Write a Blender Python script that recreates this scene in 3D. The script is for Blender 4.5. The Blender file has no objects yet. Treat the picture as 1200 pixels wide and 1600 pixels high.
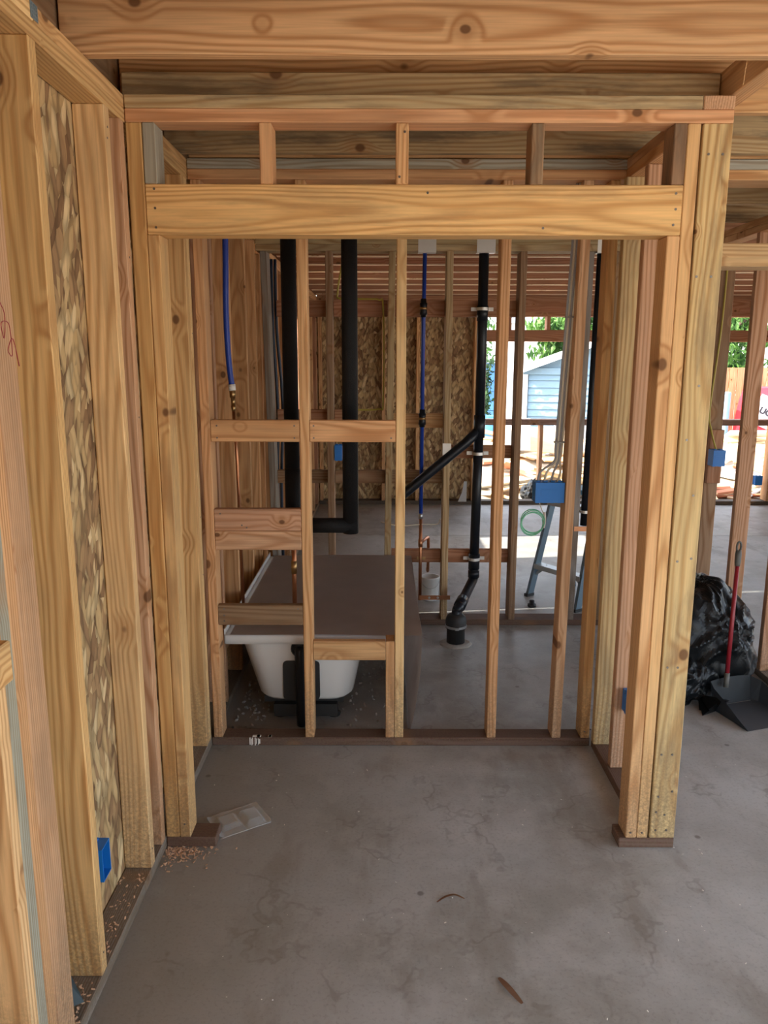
import bpy, bmesh, math, random
from mathutils import Vector, Matrix, noise, Euler
R = math.radians
S = bpy.context.scene
C = S.collection
rnd = random.Random(7)

# ------------------------------------------------------------------ camera, light, exposure
cam = bpy.data.objects.new('camera', bpy.data.cameras.new('camera'))
C.objects.link(cam)
cam.location = (0, 0, 1.70)
cam.rotation_euler = (R(90 - 11.2), R(-0.12), 0)
cam.data.sensor_fit = 'VERTICAL'
cam.data.sensor_height = 36.0
cam.data.lens = 36.0 * 1205 / 1600
cam.data.clip_end = 200
S.camera = cam

world = bpy.data.worlds.new('sky')
S.world = world
world.use_nodes = True
wt = world.node_tree
wt.nodes.clear()
wo = wt.nodes.new('ShaderNodeOutputWorld')
wb = wt.nodes.new('ShaderNodeBackground')
ws = wt.nodes.new('ShaderNodeTexSky')
ws.sky_type = 'NISHITA'
ws.sun_disc = False
ws.sun_elevation = R(36)
ws.sun_rotation = R(-97)
ws.air_density = 1.0
ws.dust_density = 3.0
wm = wt.nodes.new('ShaderNodeMix'); wm.data_type = 'RGBA'
wm.inputs[0].default_value = 0.42
wm.inputs[7].default_value = (4.3, 4.35, 4.3, 1)      # thin bright overcast over the blue
wt.links.new(ws.outputs[0], wm.inputs[6])
wt.links.new(wm.outputs[2], wb.inputs[0])
wb.inputs[1].default_value = 0.62
wt.links.new(wb.outputs[0], wo.inputs[0])

sun = bpy.data.objects.new('sun', bpy.data.lights.new('sun', 'SUN'))
C.objects.link(sun)
sun.data.energy = 8.5
sun.data.color = (1.0, 0.93, 0.82)
sun.data.angle = R(0.6)
sun.rotation_euler = Vector((-1, -0.12, 0.72)).to_track_quat('Z', 'Y').to_euler()

S.view_settings.view_transform = 'Standard'
S.view_settings.look = 'None'
S.view_settings.gamma = 1
S.view_settings.use_curve_mapping = False
S.view_settings.exposure = 0.8
S.cycles.use_denoising = True
S.cycles.max_bounces = 10
S.cycles.diffuse_bounces = 6
S.cycles.sample_clamp_indirect = 8.0


# ------------------------------------------------------------------ node helper and materials
class NT:
    def __init__(s, name):
        s.m = bpy.data.materials.new(name)
        s.m.use_nodes = True
        s.t = s.m.node_tree
        s.t.nodes.clear()
        s.out = s.t.nodes.new('ShaderNodeOutputMaterial')
        s.p = s.t.nodes.new('ShaderNodeBsdfPrincipled')
        s.t.links.new(s.p.outputs[0], s.out.inputs[0])

    def put(s, sock, v):
        if isinstance(v, bpy.types.NodeSocket):
            s.t.links.new(v, sock)
        elif v is not None:
            if hasattr(sock, 'default_value'):
                d = sock.default_value
                if hasattr(d, '__len__') and not hasattr(v, '__len__'):
                    v = [v] * len(d)
                if hasattr(d, '__len__') and len(d) == 4 and len(v) == 3:
                    v = (*v, 1)
                sock.default_value = v

    def n(s, typ, ins=None, **kw):
        nd = s.t.nodes.new('ShaderNode' + typ)
        for k, v in kw.items():
            setattr(nd, k, v)
        for k, v in (ins or {}).items():
            s.put(nd.inputs[k], v)
        return nd

    def math(s, op, a, b=None, c=None):
        nd = s.t.nodes.new('ShaderNodeMath')
        nd.operation = op
        for i, v in enumerate((a, b, c)):
            s.put(nd.inputs[i], v)
        return nd.outputs[0]

    def vm(s, op, a, b=None):
        nd = s.t.nodes.new('ShaderNodeVectorMath')
        nd.operation = op
        s.put(nd.inputs[0], a)
        s.put(nd.inputs[1], b)
        return nd.outputs['Value' if op in ('LENGTH', 'DISTANCE') else 'Vector']

    def noise(s, vec, scale=1, detail=2, rough=0.5):
        return s.n('TexNoise', {'Vector': vec, 'Scale': scale, 'Detail': detail, 'Roughness': rough})

    def mix(s, f, a, b, mode='MIX'):
        nd = s.t.nodes.new('ShaderNodeMix')
        nd.data_type = 'RGBA'
        nd.blend_type = mode
        s.put(nd.inputs[0], f)
        s.put(nd.inputs[6], a)
        s.put(nd.inputs[7], b)
        return nd.outputs[2]

    def step(s, v, a, b, c=0.0, d=1.0):
        nd = s.n('MapRange', {0: v, 1: a, 2: b, 3: c, 4: d}, interpolation_type='SMOOTHSTEP')
        return nd.outputs[0]

    def bump(s, h, strength=0.3, dist=0.002):
        nd = s.n('Bump', {'Height': h, 'Strength': strength, 'Distance': dist})
        s.put(s.p.inputs['Normal'], nd.outputs[0])

    def fin(s, col=None, rough=0.6, metal=0.0, spec=0.5):
        s.put(s.p.inputs['Base Color'], col)
        s.put(s.p.inputs['Roughness'], rough)
        s.put(s.p.inputs['Metallic'], metal)
        s.put(s.p.inputs['Specular IOR Level'], spec)
        return s.m


def wood_material():
    w = NT('sawn_lumber')
    tc = w.n('TexCoord').outputs['Object']
    oi = w.n('ObjectInfo')
    r = oi.outputs['Random']
    r2 = w.math('FRACT', w.math('MULTIPLY', r, 17.31))
    off = w.n('CombineXYZ', {0: w.math('MULTIPLY', r, 37.0), 1: w.math('MULTIPLY', r, 91.0), 2: w.math('MULTIPLY', r, 53.0)}).outputs[0]
    P = w.vm('ADD', tc, off)
    # knots
    vs = (2.2, 3.0, 8.0)
    vor = w.n('TexVoronoi', {'Vector': w.vm('MULTIPLY', P, vs), 'Scale': 1.0}, feature='F1')
    dv = w.vm('SUBTRACT', P, w.vm('DIVIDE', vor.outputs['Position'], vs))
    d = w.vm('LENGTH', w.vm('MULTIPLY', dv, (0.75, 0.12, 1)))
    sep = w.n('SeparateColor', {0: vor.outputs['Color']})
    en = w.math('GREATER_THAN', sep.outputs[0], 0.40)
    rk = w.math('MULTIPLY_ADD', sep.outputs[1], 0.011, 0.005)
    knot = w.math('MULTIPLY', w.step(w.math('DIVIDE', d, rk), 1.25, 0.75), en)
    halo = w.math('MULTIPLY', w.step(w.math('DIVIDE', d, rk), 4.5, 0.9), en)
    # annual rings
    nz = w.n('SeparateColor', {0: w.noise(w.vm('MULTIPLY', P, (0.8, 4, 4)), 1, 2).outputs['Color']})
    ps = w.n('SeparateXYZ', {0: tc})
    yy = w.math('ADD', w.math('MULTIPLY_ADD', nz.outputs[0], 0.075, ps.outputs[1]), w.math('MULTIPLY_ADD', r2, 0.11, 0.05))
    zz = w.math('ADD', w.math('MULTIPLY_ADD', nz.outputs[1], 0.05, ps.outputs[2]), w.math('MULTIPLY_ADD', r, 0.08, -0.04))
    rad = w.math('SQRT', w.math('ADD', w.math('MULTIPLY', yy, yy), w.math('MULTIPLY', zz, zz)))
    rad = w.math('MULTIPLY_ADD', halo, 0.012, rad)
    fine = w.noise(w.vm('MULTIPLY', P, (5, 160, 160)), 1, 2).outputs[0]
    rad = w.math('MULTIPLY_ADD', fine, 0.0012, rad)
    ring = w.math('MULTIPLY_ADD', w.math('SINE', w.math('MULTIPLY', rad, w.math('MULTIPLY_ADD', r2, 350.0, 560.0))), 0.5, 0.5)
    ring = w.math('POWER', ring, 1.8)
    big = w.noise(w.vm('MULTIPLY', P, (1.0, 7, 7)), 1, 3).outputs[0]
    base = oi.outputs['Color']
    dark = w.mix(1.0, base, (0.58, 0.41, 0.27), 'MULTIPLY')
    col = w.mix(w.math('MULTIPLY', ring, w.math('MULTIPLY_ADD', big, 0.95, 0.12)), base, dark)
    tone = w.math('MULTIPLY', w.math('MULTIPLY_ADD', big, 0.6, 0.76), w.math('MULTIPLY_ADD', fine, 0.55, 0.72))
    col = w.mix(1.0, col, w.n('CombineColor', {0: tone, 1: tone, 2: tone}).outputs[0], 'MULTIPLY')
    col = w.mix(w.math('MULTIPLY', halo, 0.45), col, (0.40, 0.19, 0.07))
    col = w.mix(w.math('MULTIPLY', knot, 0.85), col, (0.13, 0.055, 0.022))
    # weathering / mildew, amount in the object colour's alpha
    wn = w.noise(w.vm('MULTIPLY', P, (2.2, 14, 14)), 1, 5, 0.65).outputs[0]
    wmk = w.math('MULTIPLY', w.step(wn, 0.46, 0.66), oi.outputs['Alpha'])
    col = w.mix(wmk, col, (0.13, 0.10, 0.07))
    # dried mud splashed on the feet of the studs
    gz = w.n('SeparateXYZ', {0: w.n('NewGeometry').outputs['Position']}).outputs[2]
    mud = w.math('MULTIPLY', w.step(w.math('MULTIPLY_ADD', big, 0.5, gz), 0.75, 0.25), w.step(w.noise(P, 120, 6, 0.75).outputs[0], 0.36, 0.60))
    mud = w.math('MULTIPLY', mud, w.math('MULTIPLY', w.step(gz, -0.05, -0.02), 0.6))
    col = w.mix(mud, col, (0.16, 0.115, 0.075))
    w.bump(w.math('ADD', ring, w.math('MULTIPLY', fine, 1.5)), 0.25, 0.0012)
    return w.fin(col, 0.72, 0, 0.25)


def osb_material():
    w = NT('strand_board')
    tc = w.n('TexCoord').outputs['Object']
    wn = w.noise(tc, 7, 2).outputs['Color']
    P = w.vm('ADD', tc, w.vm('MULTIPLY', w.vm('SUBTRACT', wn, (0.5, 0.5, 0.5)), (0.03, 0.03, 0.03)))
    v1 = w.n('TexVoronoi', {'Vector': w.vm('MULTIPLY', w.n('VectorRotate', {'Vector': P, 'Rotation': (-0.2, 0.25, 0.1)}, rotation_type='EULER_XYZ').outputs[0], (36, 36, 4.6)), 'Scale': 1.0})
    rot = w.n('VectorRotate', {'Vector': P, 'Rotation': (0.4, -0.35, 0)}, rotation_type='EULER_XYZ').outputs[0]
    v2 = w.n('TexVoronoi', {'Vector': w.vm('MULTIPLY', rot, (34, 38, 5.2)), 'Scale': 1.0})
    s1 = w.n('SeparateColor', {0: v1.outputs['Color']})
    s2 = w.n('SeparateColor', {0: v2.outputs['Color']})
    pick = w.math('GREATER_THAN', s2.outputs[1], 0.5)
    val = w.n('Mix', {0: pick, 2: s1.outputs[0], 3: s2.outputs[0]}).outputs[0]
    ramp = w.n('ValToRGB', {0: val})
    e = ramp.color_ramp.elements
    e[0].color = (0.20, 0.11, 0.055, 1); e[0].position = 0.0
    e[1].color = (0.72, 0.55, 0.31, 1); e[1].position = 1.0
    for p, c in ((0.3, (0.36, 0.22, 0.11, 1)), (0.55, (0.50, 0.34, 0.16, 1)), (0.8, (0.60, 0.43, 0.22, 1))):
        el = e.new(p); el.color = c
    fib = w.noise(w.vm('MULTIPLY', P, (160, 160, 25)), 1, 2).outputs[0]
    edge = w.step(w.n('Mix', {0: pick, 2: v1.outputs['Distance'], 3: v2.outputs['Distance']}).outputs[0], 0.75, 0.35, 0.6, 1.0)
    f0 = w.math('MULTIPLY_ADD', fib, 0.5, 0.75)
    f = w.math('MULTIPLY', f0, edge)
    col = w.mix(1.0, ramp.outputs[0], w.n('CombineColor', {0: f, 1: f, 2: f}).outputs[0], 'MULTIPLY')
    w.bump(val, 0.5, 0.003)
    return w.fin(col, 0.7, 0, 0.3)


def concrete_material():
    w = NT('concrete')
    tc = w.n('TexCoord').outputs['Object']
    n1 = w.noise(tc, 1.1, 6, 0.6).outputs[0]
    n2 = w.noise(tc, 6.5, 6, 0.65).outputs[0]
    n3 = w.noise(tc, 90, 3, 0.6).outputs[0]
    n4 = w.noise(w.vm('MULTIPLY', tc, (3.5, 1.2, 1)), 1.3, 5, 0.6).outputs[0]
    col = w.mix(w.step(n1, 0.35, 0.68), (0.272, 0.262, 0.235), (0.46, 0.465, 0.455))
    col = w.mix(w.math('MULTIPLY', w.step(n2, 0.42, 0.70), 0.40), col, (0.50, 0.49, 0.47))
    col = w.mix(w.math('MULTIPLY', w.step(n4, 0.52, 0.66), 0.50), col, (0.215, 0.19, 0.16))
    col = w.mix(w.math('MULTIPLY', w.step(n3, 0.5, 0.72), 0.22), col, (0.10, 0.085, 0.07))
    # film of tracked brown mud, thickest along the left wall
    sx = w.n('SeparateXYZ', {0: tc})
    film = w.step(w.math('ADD', w.math('MULTIPLY_ADD', n1, 0.9, w.math('MULTIPLY', n2, 0.35)), w.math('MULTIPLY', sx.outputs[0], -0.30)), 0.58, 0.92)
    col = w.mix(w.math('MULTIPLY', film, 0.55), col, (0.165, 0.135, 0.10))
    # tide lines of dried puddles
    pn = w.noise(tc, 1.25, 5, 0.62).outputs[0]
    line = w.math('MULTIPLY', w.step(w.math('ABSOLUTE', w.math('SUBTRACT', pn, 0.5)), 0.012, 0.002), w.step(n4, 0.44, 0.56))
    col = w.mix(w.math('MULTIPLY', line, 0.28), col, (0.115, 0.095, 0.075))
    # sparse dark spots
    v = w.n('TexVoronoi', {'Vector': tc, 'Scale': 7.0})
    sp = w.math('MULTIPLY', w.step(v.outputs['Distance'], 0.10, 0.05), w.math('GREATER_THAN', w.n('SeparateColor', {0: v.outputs['Color']}).outputs[0], 0.78))
    col = w.mix(w.math('MULTIPLY', sp, 0.6), col, (0.08, 0.065, 0.05))
    w.bump(w.math('ADD', n2, w.math('MULTIPLY', n3, 0.4)), 0.25, 0.004)
    return w.fin(col, w.step(n1, 0.3, 0.7, 0.42, 0.62), 0, 0.45)


def plain(name, col, rough=0.5, metal=0.0, spec=0.5, var=0.12, scale=14.0, bump=0.0, bscale=60):
    w = NT(name)
    tc = w.n('TexCoord').outputs['Object']
    n = w.noise(tc, scale, 4, 0.6).outputs[0]
    f = w.math('MULTIPLY_ADD', n, 2 * var, 1 - var)
    c = w.mix(1.0, col, w.n('CombineColor', {0: f, 1: f, 2: f}).outputs[0], 'MULTIPLY')
    if bump:
        w.bump(w.noise(tc, bscale, 3).outputs[0], bump, 0.003)
    return w.fin(c, rough, metal, spec)


def tinted(name, rough=0.7, spec=0.2):
    w = NT(name)
    tc = w.n('TexCoord').outputs['Object']
    oi = w.n('ObjectInfo')
    n = w.noise(w.vm('MULTIPLY', tc, (4, 30, 30)), 1, 3).outputs[0]
    f = w.math('MULTIPLY_ADD', n, 0.4, 0.8)
    c = w.mix(1.0, oi.outputs['Color'], w.n('CombineColor', {0: f, 1: f, 2: f}).outputs[0], 'MULTIPLY')
    return w.fin(c, rough, 0, spec)


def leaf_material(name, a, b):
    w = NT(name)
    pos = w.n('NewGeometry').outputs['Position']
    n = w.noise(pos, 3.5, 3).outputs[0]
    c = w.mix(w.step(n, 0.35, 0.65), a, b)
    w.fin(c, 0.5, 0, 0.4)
    tr = w.n('BsdfTranslucent', {'Color': c})
    mx = w.n('MixShader', {0: 0.35})
    w.t.links.new(w.p.outputs[0], mx.inputs[1])
    w.t.links.new(tr.outputs[0], mx.inputs[2])
    w.t.links.new(mx.outputs[0], w.out.inputs[0])
    return w.m


def clear_plastic():
    w = NT('clear_plastic')
    w.fin((0.8, 0.82, 0.82), 0.08, 0, 0.6)
    tr = w.n('BsdfTransparent', {'Color': (0.93, 0.94, 0.94, 1)})
    lw = w.n('LayerWeight', {'Blend': 0.35})
    f = w.math('MULTIPLY_ADD', lw.outputs['Facing'], 0.55, 0.16)
    mx = w.n('MixShader', {0: f})
    w.t.links.new(tr.outputs[0], mx.inputs[1])
    w.t.links.new(w.p.outputs[0], mx.inputs[2])
    w.t.links.new(mx.outputs[0], w.out.inputs[0])
    return w.m


M = dict(
    wood=wood_material(), osb=osb_material(), concrete=concrete_material(), scrap=tinted('scrap_wood'),
    soil=plain('dry_soil', (0.50, 0.44, 0.36), 0.9, var=0.25, scale=2.0),
    tub=plain('white_acrylic', (0.78, 0.78, 0.76), 0.25, var=0.03, scale=5),
    cardboard=plain('grey_cardboard', (0.53, 0.45, 0.405), 0.40, var=0.15, scale=6, bump=0.1),
    foam=plain('black_pipe_foam', (0.010, 0.010, 0.011), 0.6, spec=0.2, var=0.2, bump=0.8, bscale=220),
    abs=plain('black_abs', (0.010, 0.012, 0.017), 0.34, spec=0.35, var=0.1),
    rubber=plain('black_rubber', (0.02, 0.02, 0.02), 0.6),
    pex=plain('blue_pex', (0.010, 0.045, 0.33), 0.35),
    boxblue=plain('blue_box_plastic', (0.008, 0.17, 0.56), 0.42, var=0.06),
    navy=plain('dark_blue_pex', (0.012, 0.03, 0.07), 0.35),
    copper=plain('copper', (0.55, 0.25, 0.13), 0.38, 1.0, var=0.25),
    brass=plain('brass', (0.50, 0.33, 0.15), 0.35, 1.0, var=0.2),
    steel=plain('galvanised_steel', (0.55, 0.56, 0.57), 0.38, 1.0, var=0.15),
    bright=plain('bright_zinc', (0.72, 0.70, 0.66), 0.42, 0.6, var=0.08),
    white=plain('white_plastic', (0.75, 0.75, 0.73), 0.4, var=0.04),
    nail=plain('nail_steel', (0.20, 0.18, 0.16), 0.4, 0.8),
    yellow=plain('yellow_cable', (0.42, 0.34, 0.05), 0.45),
    grey=plain('grey_cable', (0.30, 0.31, 0.33), 0.45),
    cream=plain('cream_cable', (0.65, 0.60, 0.48), 0.45),
    green=plain('green_cable', (0.20, 0.62, 0.40), 0.4),
    alu=plain('ladder_rail', (0.13, 0.19, 0.24), 0.4, 0.3),
    alubr=plain('ladder_step', (0.45, 0.47, 0.47), 0.4, 0.6),
    bag=plain('black_bin_liner', (0.006, 0.007, 0.008), 0.34, spec=0.24, bump=0.15, bscale=18),
    pan=plain('charcoal_plastic', (0.055, 0.062, 0.07), 0.5, var=0.15),
    red=plain('red_tube', (0.27, 0.015, 0.025), 0.4),
    grip=plain('grey_grip', (0.10, 0.10, 0.09), 0.6),
    clear=clear_plastic(),
    sawdust=plain('sawdust', (0.60, 0.38, 0.24), 0.9, var=0.3, scale=40),
    chip=plain('bark_chip', (0.30, 0.16, 0.09), 0.8, var=0.25),
    paper=plain('white_chip', (0.8, 0.77, 0.7), 0.8),
    mortar=plain('mortar_patch', (0.36, 0.33, 0.29), 0.85, var=0.3),
    flashing=plain('sheet_metal', (0.19, 0.25, 0.28), 0.5, 0.2, var=0.2),
    siding=plain('pale_blue_siding', (0.19, 0.30, 0.39), 0.6, var=0.04),
    trimw=plain('white_paint', (0.60, 0.63, 0.66), 0.6, var=0.03),
    roof=plain('grey_roof', (0.30, 0.33, 0.38), 0.8),
    blueclad=plain('blue_cladding', (0.10, 0.26, 0.48), 0.6),
    redbag=plain('red_woven_bag', (0.75, 0.03, 0.05), 0.6),
    bagwhite=plain('white_woven_bag', (0.70, 0.66, 0.76), 0.6),
    ink=plain('dark_print', (0.03, 0.03, 0.04), 0.7),
    blueplastic=plain('blue_barrel_plastic', (0.08, 0.28, 0.48), 0.4),
    leafA=leaf_material('leaf_green', (0.03, 0.09, 0.02), (0.16, 0.32, 0.07)),
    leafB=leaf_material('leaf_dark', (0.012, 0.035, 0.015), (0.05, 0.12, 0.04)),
    bark=plain('bark', (0.10, 0.07, 0.05), 0.9, var=0.3),
)


# ------------------------------------------------------------------ builders
def finish(o, label=None, cat=None, group=None, kind=None):
    if label: o['label'] = label
    if cat: o['category'] = cat
    if group: o['group'] = group
    if kind: o['kind'] = kind
    return o


def empty(name, loc=(0, 0, 0), rz=0, label=None, cat=None, group=None, kind=None, parent=None):
    o = bpy.data.objects.new(name, None)
    o.empty_display_size = 0.05
    C.objects.link(o)
    o.location = loc
    o.rotation_euler = (0, 0, rz)
    if parent: o.parent = parent
    return finish(o, label, cat, group, kind)


def mk(name, bm, mat, parent=None, loc=(0, 0, 0), smooth=False, **kw):
    me = bpy.data.meshes.new(name)
    bmesh.ops.recalc_face_normals(bm, faces=bm.faces)
    bm.to_mesh(me)
    bm.free()
    me.materials.append(M[mat] if isinstance(mat, str) else mat)
    if smooth:
        for p in me.polygons: p.use_smooth = True
    o = bpy.data.objects.new(name, me)
    C.objects.link(o)
    o.location = loc
    if parent: o.parent = parent
    return finish(o, **kw)


def bx(bm, x0, x1, y0, y1, z0, z1, mat=None):
    v = [bm.verts.new(p) for p in ((x0, y0, z0), (x1, y0, z0), (x1, y1, z0), (x0, y1, z0), (x0, y0, z1), (x1, y0, z1), (x1, y1, z1), (x0, y1, z1))]
    if mat is not None:
        for q in v: q.co = mat @ q.co
    for f in ((0, 3, 2, 1), (4, 5, 6, 7), (0, 1, 5, 4), (1, 2, 6, 5), (2, 3, 7, 6), (3, 0, 4, 7)):
        bm.faces.new([v[i] for i in f])
    return v


def bevel(bm, w, seg=1):
    bmesh.ops.bevel(bm, geom=list(bm.edges), offset=w, segments=seg, affect='EDGES', clamp_overlap=True)


_cache = {}


def board_mesh(L, W, T):
    k = (round(L, 4), round(W, 4), round(T, 4))
    if k not in _cache:
        bm = bmesh.new()
        bx(bm, -L / 2, L / 2, -W / 2, W / 2, -T / 2, T / 2)
        bevel(bm, min(0.0028, T * 0.1))
        me = bpy.data.meshes.new('lumber')
        bm.to_mesh(me)
        bm.free()
        me.materials.append(M['wood'])
        _cache[k] = me
    return _cache[k]


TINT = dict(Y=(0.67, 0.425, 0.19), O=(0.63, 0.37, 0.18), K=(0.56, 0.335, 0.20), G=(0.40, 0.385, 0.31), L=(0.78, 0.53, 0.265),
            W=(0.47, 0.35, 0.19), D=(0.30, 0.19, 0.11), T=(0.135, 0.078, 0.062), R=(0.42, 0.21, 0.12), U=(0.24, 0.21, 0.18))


def B(par, name, x, y, z, ax, col='Y', w=0.12, lean=(0, 0), **kw):
    """one piece of lumber between world bounds; ax is the axis it runs along"""
    c = Vector(((x[0] + x[1]) / 2, (y[0] + y[1]) / 2, (z[0] + z[1]) / 2))
    sx, sy, sz = x[1] - x[0], y[1] - y[0], z[1] - z[0]
    if ax == 'x':
        me, rot = board_mesh(sx, sy, sz), Matrix.Identity(3)
    elif ax == 'y':
        me, rot = board_mesh(sy, sx, sz), Matrix.Rotation(R(90), 3, 'Z')
    else:
        me, rot = board_mesh(sz, sy, sx), Matrix.Rotation(R(-90), 3, 'Y')
    o = bpy.data.objects.new(name, me)
    C.objects.link(o)
    lr = Euler((lean[1], lean[0], 0)).to_matrix()
    o.rotation_euler = (lr @ rot).to_euler()
    o.location = c - par.location if par else c
    o.parent = par
    t = TINT[col] if isinstance(col, str) else col
    j = 1 + rnd.uniform(-0.07, 0.07)
    o.color = (t[0] * j, t[1] * j * (1 + rnd.uniform(-0.03, 0.03)), t[2] * j, w)
    return finish(o, **kw)


def smooth_path(pts, n=6):
    pts = [Vector(p) for p in pts]
    if len(pts) < 3: return pts
    out = []
    P = [pts[0]] + pts + [pts[-1]]
    for i in range(1, len(P) - 2):
        a, b, c, d = P[i - 1:i + 3]
        for k in range(n):
            t = k / n
            out.append(0.5 * ((2 * b) + (c - a) * t + (2 * a - 5 * b + 4 * c - d) * t * t + (3 * b - a - 3 * c + d) * t ** 3))
    out.append(pts[-1])
    return out


def sweep(bm, pts, r, seg=10, curve=True, n=6):
    pts = smooth_path(pts, n) if curve else [Vector(p) for p in pts]
    rs = r if isinstance(r, (list, tuple)) else [r] * len(pts)
    t0 = (pts[1] - pts[0]).normalized()
    u = t0.orthogonal().normalized()
    rings = []
    for i, p in enumerate(pts):
        a = pts[max(i - 1, 0)]
        b = pts[min(i + 1, len(pts) - 1)]
        t = (b - a).normalized()
        u = (u - t * u.dot(t)).normalized()
        v = t.cross(u)
        rings.append([bm.verts.new(p + (u * math.cos(2 * math.pi * k / seg) + v * math.sin(2 * math.pi * k / seg)) * rs[i]) for k in range(seg)])
    for a, b in zip(rings, rings[1:]):
        for k in range(seg):
            bm.faces.new((a[k], a[(k + 1) % seg], b[(k + 1) % seg], b[k]))
    bm.faces.new(rings[0][::-1])
    bm.faces.new(rings[-1])


def tube(name, pts, r, mat, parent=None, seg=10, curve=True, n=6, **kw):
    bm = bmesh.new()
    base = parent.location if parent else Vector(pts[0])
    pts = [Vector(p) - base for p in pts]
    sweep(bm, pts, r, seg, curve, n)
    return mk(name, bm, mat, parent, (0, 0, 0) if parent else base, True, **kw)


def lathe(bm, prof, seg=24, c=(0, 0, 0)):
    rings = []
    for r, z in prof:
        rings.append([bm.verts.new((c[0] + r * math.cos(2 * math.pi * k / seg), c[1] + r * math.sin(2 * math.pi * k / seg), c[2] + z)) for k in range(seg)])
    for a, b in zip(rings, rings[1:]):
        for k in range(seg):
            bm.faces.new((a[k], a[(k + 1) % seg], b[(k + 1) % seg], b[k]))
    bm.faces.new(rings[0][::-1])
    bm.faces.new(rings[-1])


def rrect(x0, x1, y0, y1, r, n=5):
    out = []
    for cx, cy, a in ((x1 - r, y1 - r, 0), (x0 + r, y1 - r, 90), (x0 + r, y0 + r, 180), (x1 - r, y0 + r, 270)):
        for k in range(n):
            t = R(a + 90 * k / (n - 1))
            out.append((cx + r * math.cos(t), cy + r * math.sin(t)))
    return out


def rings_mesh(bm, rings, cap0=True, cap1=True):
    vs = [[bm.verts.new(p) for p in rg] for rg in rings]
    n = len(vs[0])
    for a, b in zip(vs, vs[1:]):
        for k in range(n):
            bm.faces.new((a[k], a[(k + 1) % n], b[(k + 1) % n], b[k]))
    if cap0: bm.faces.new(vs[0][::-1])
    if cap1: bm.faces.new(vs[-1])


def nail_heads(par, pts, nrm, r=0.0032, name='nail_heads'):
    bm = bmesh.new()
    q = Vector(nrm).to_track_quat('Z', 'Y').to_matrix().to_4x4()
    for p in pts:
        m = Matrix.Translation(Vector(p) - par.location) @ q
        vs = [bm.verts.new(m @ Vector((r * math.cos(k * math.pi / 3), r * math.sin(k * math.pi / 3), 0.0012))) for k in range(6)]
        bs = [bm.verts.new(m @ Vector((r * math.cos(k * math.pi / 3), r * math.sin(k * math.pi / 3), -0.002))) for k in range(6)]
        bm.faces.new(vs)
        for k in range(6):
            bm.faces.new((vs[k], bs[k], bs[(k + 1) % 6], vs[(k + 1) % 6]))
    return mk(name, bm, 'nail', par, kind='stuff')


# ------------------------------------------------------------------ floor, ground
floor = empty('floor', (0, 0, 0), kind='structure')
for y0, y1 in ((-2.6, 7.41), (7.422, 9.30)):
    bm = bmesh.new()
    bx(bm, -0.95, 5.05, y0, y1, -0.12, 0)
    mk('slab', bm, 'concrete', floor)
bm = bmesh.new()
bx(bm, -40, 60, -40, 70, -0.4, -0.16)
mk('ground', bm, 'soil', kind='structure')

# ------------------------------------------------------------------ ceiling: joists and deck
ceil = empty('ceiling', (0, 0, 2.465), kind='structure')
deck = 2.702
ys = [-1.26, -0.77, -0.28, 0.21, 0.70, 1.19, 1.68, 2.165, 2.63, 3.12, 3.60, 4.085, 4.59, 5.07]
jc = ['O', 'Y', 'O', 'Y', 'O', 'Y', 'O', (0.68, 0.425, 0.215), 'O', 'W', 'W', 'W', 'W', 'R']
for i, y in enumerate(ys):
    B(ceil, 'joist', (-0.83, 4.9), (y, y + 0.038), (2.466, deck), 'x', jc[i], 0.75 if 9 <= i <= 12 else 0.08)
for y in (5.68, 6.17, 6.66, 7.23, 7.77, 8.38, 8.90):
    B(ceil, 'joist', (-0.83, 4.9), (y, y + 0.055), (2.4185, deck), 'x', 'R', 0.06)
    B(ceil, 'painted_lit_edge', (-0.76, 4.85), (y - 0.001, y + 0.056), (2.411, 2.418), 'x', (0.85, 0.68, 0.48), 0.0)  # pale strip added to paint the lit underside of each far joist
y = -1.3
while y < 9.2:
    y1 = min(y + 1.22, 9.25)
    for x0, x1 in ((-0.92, 1.518), (1.522, 4.95)):
        bm = bmesh.new()
        bx(bm, x0, x1, y, y1 - 0.004, deck + 0.001, deck + 0.02)
        mk('deck_panel', bm, 'osb', ceil, loc=(0, 0, -2.465))
    y = y1
B(ceil, 'rim_joist', (-0.872, -0.836), (-1.3, 5.1), (2.466, deck), 'y', 'D', 0.2)
B(ceil, 'rim_joist', (-0.83, 4.9), (9.06, 9.098), (2.412, deck), 'x', 'R', 0.05)
B(ceil, 'rim_joist', (-0.872, -0.836), (5.12, 9.2), (2.412, deck), 'y', 'D', 0.2)
B(ceil, 'blocking', (1.025, 1.085), (2.207, 2.626), (2.466, 2.56), 'y', 'O', 0.05)
B(ceil, 'blocking', (-0.80, 1.02), (2.549, 2.587), (2.466, 2.553), 'x', (0.50, 0.36, 0.19), 0.6)
B(ceil, 'blocking', (-0.76, 4.6), (3.20, 3.238), (2.466, 2.553), 'x', 'O', 0.1)

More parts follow.
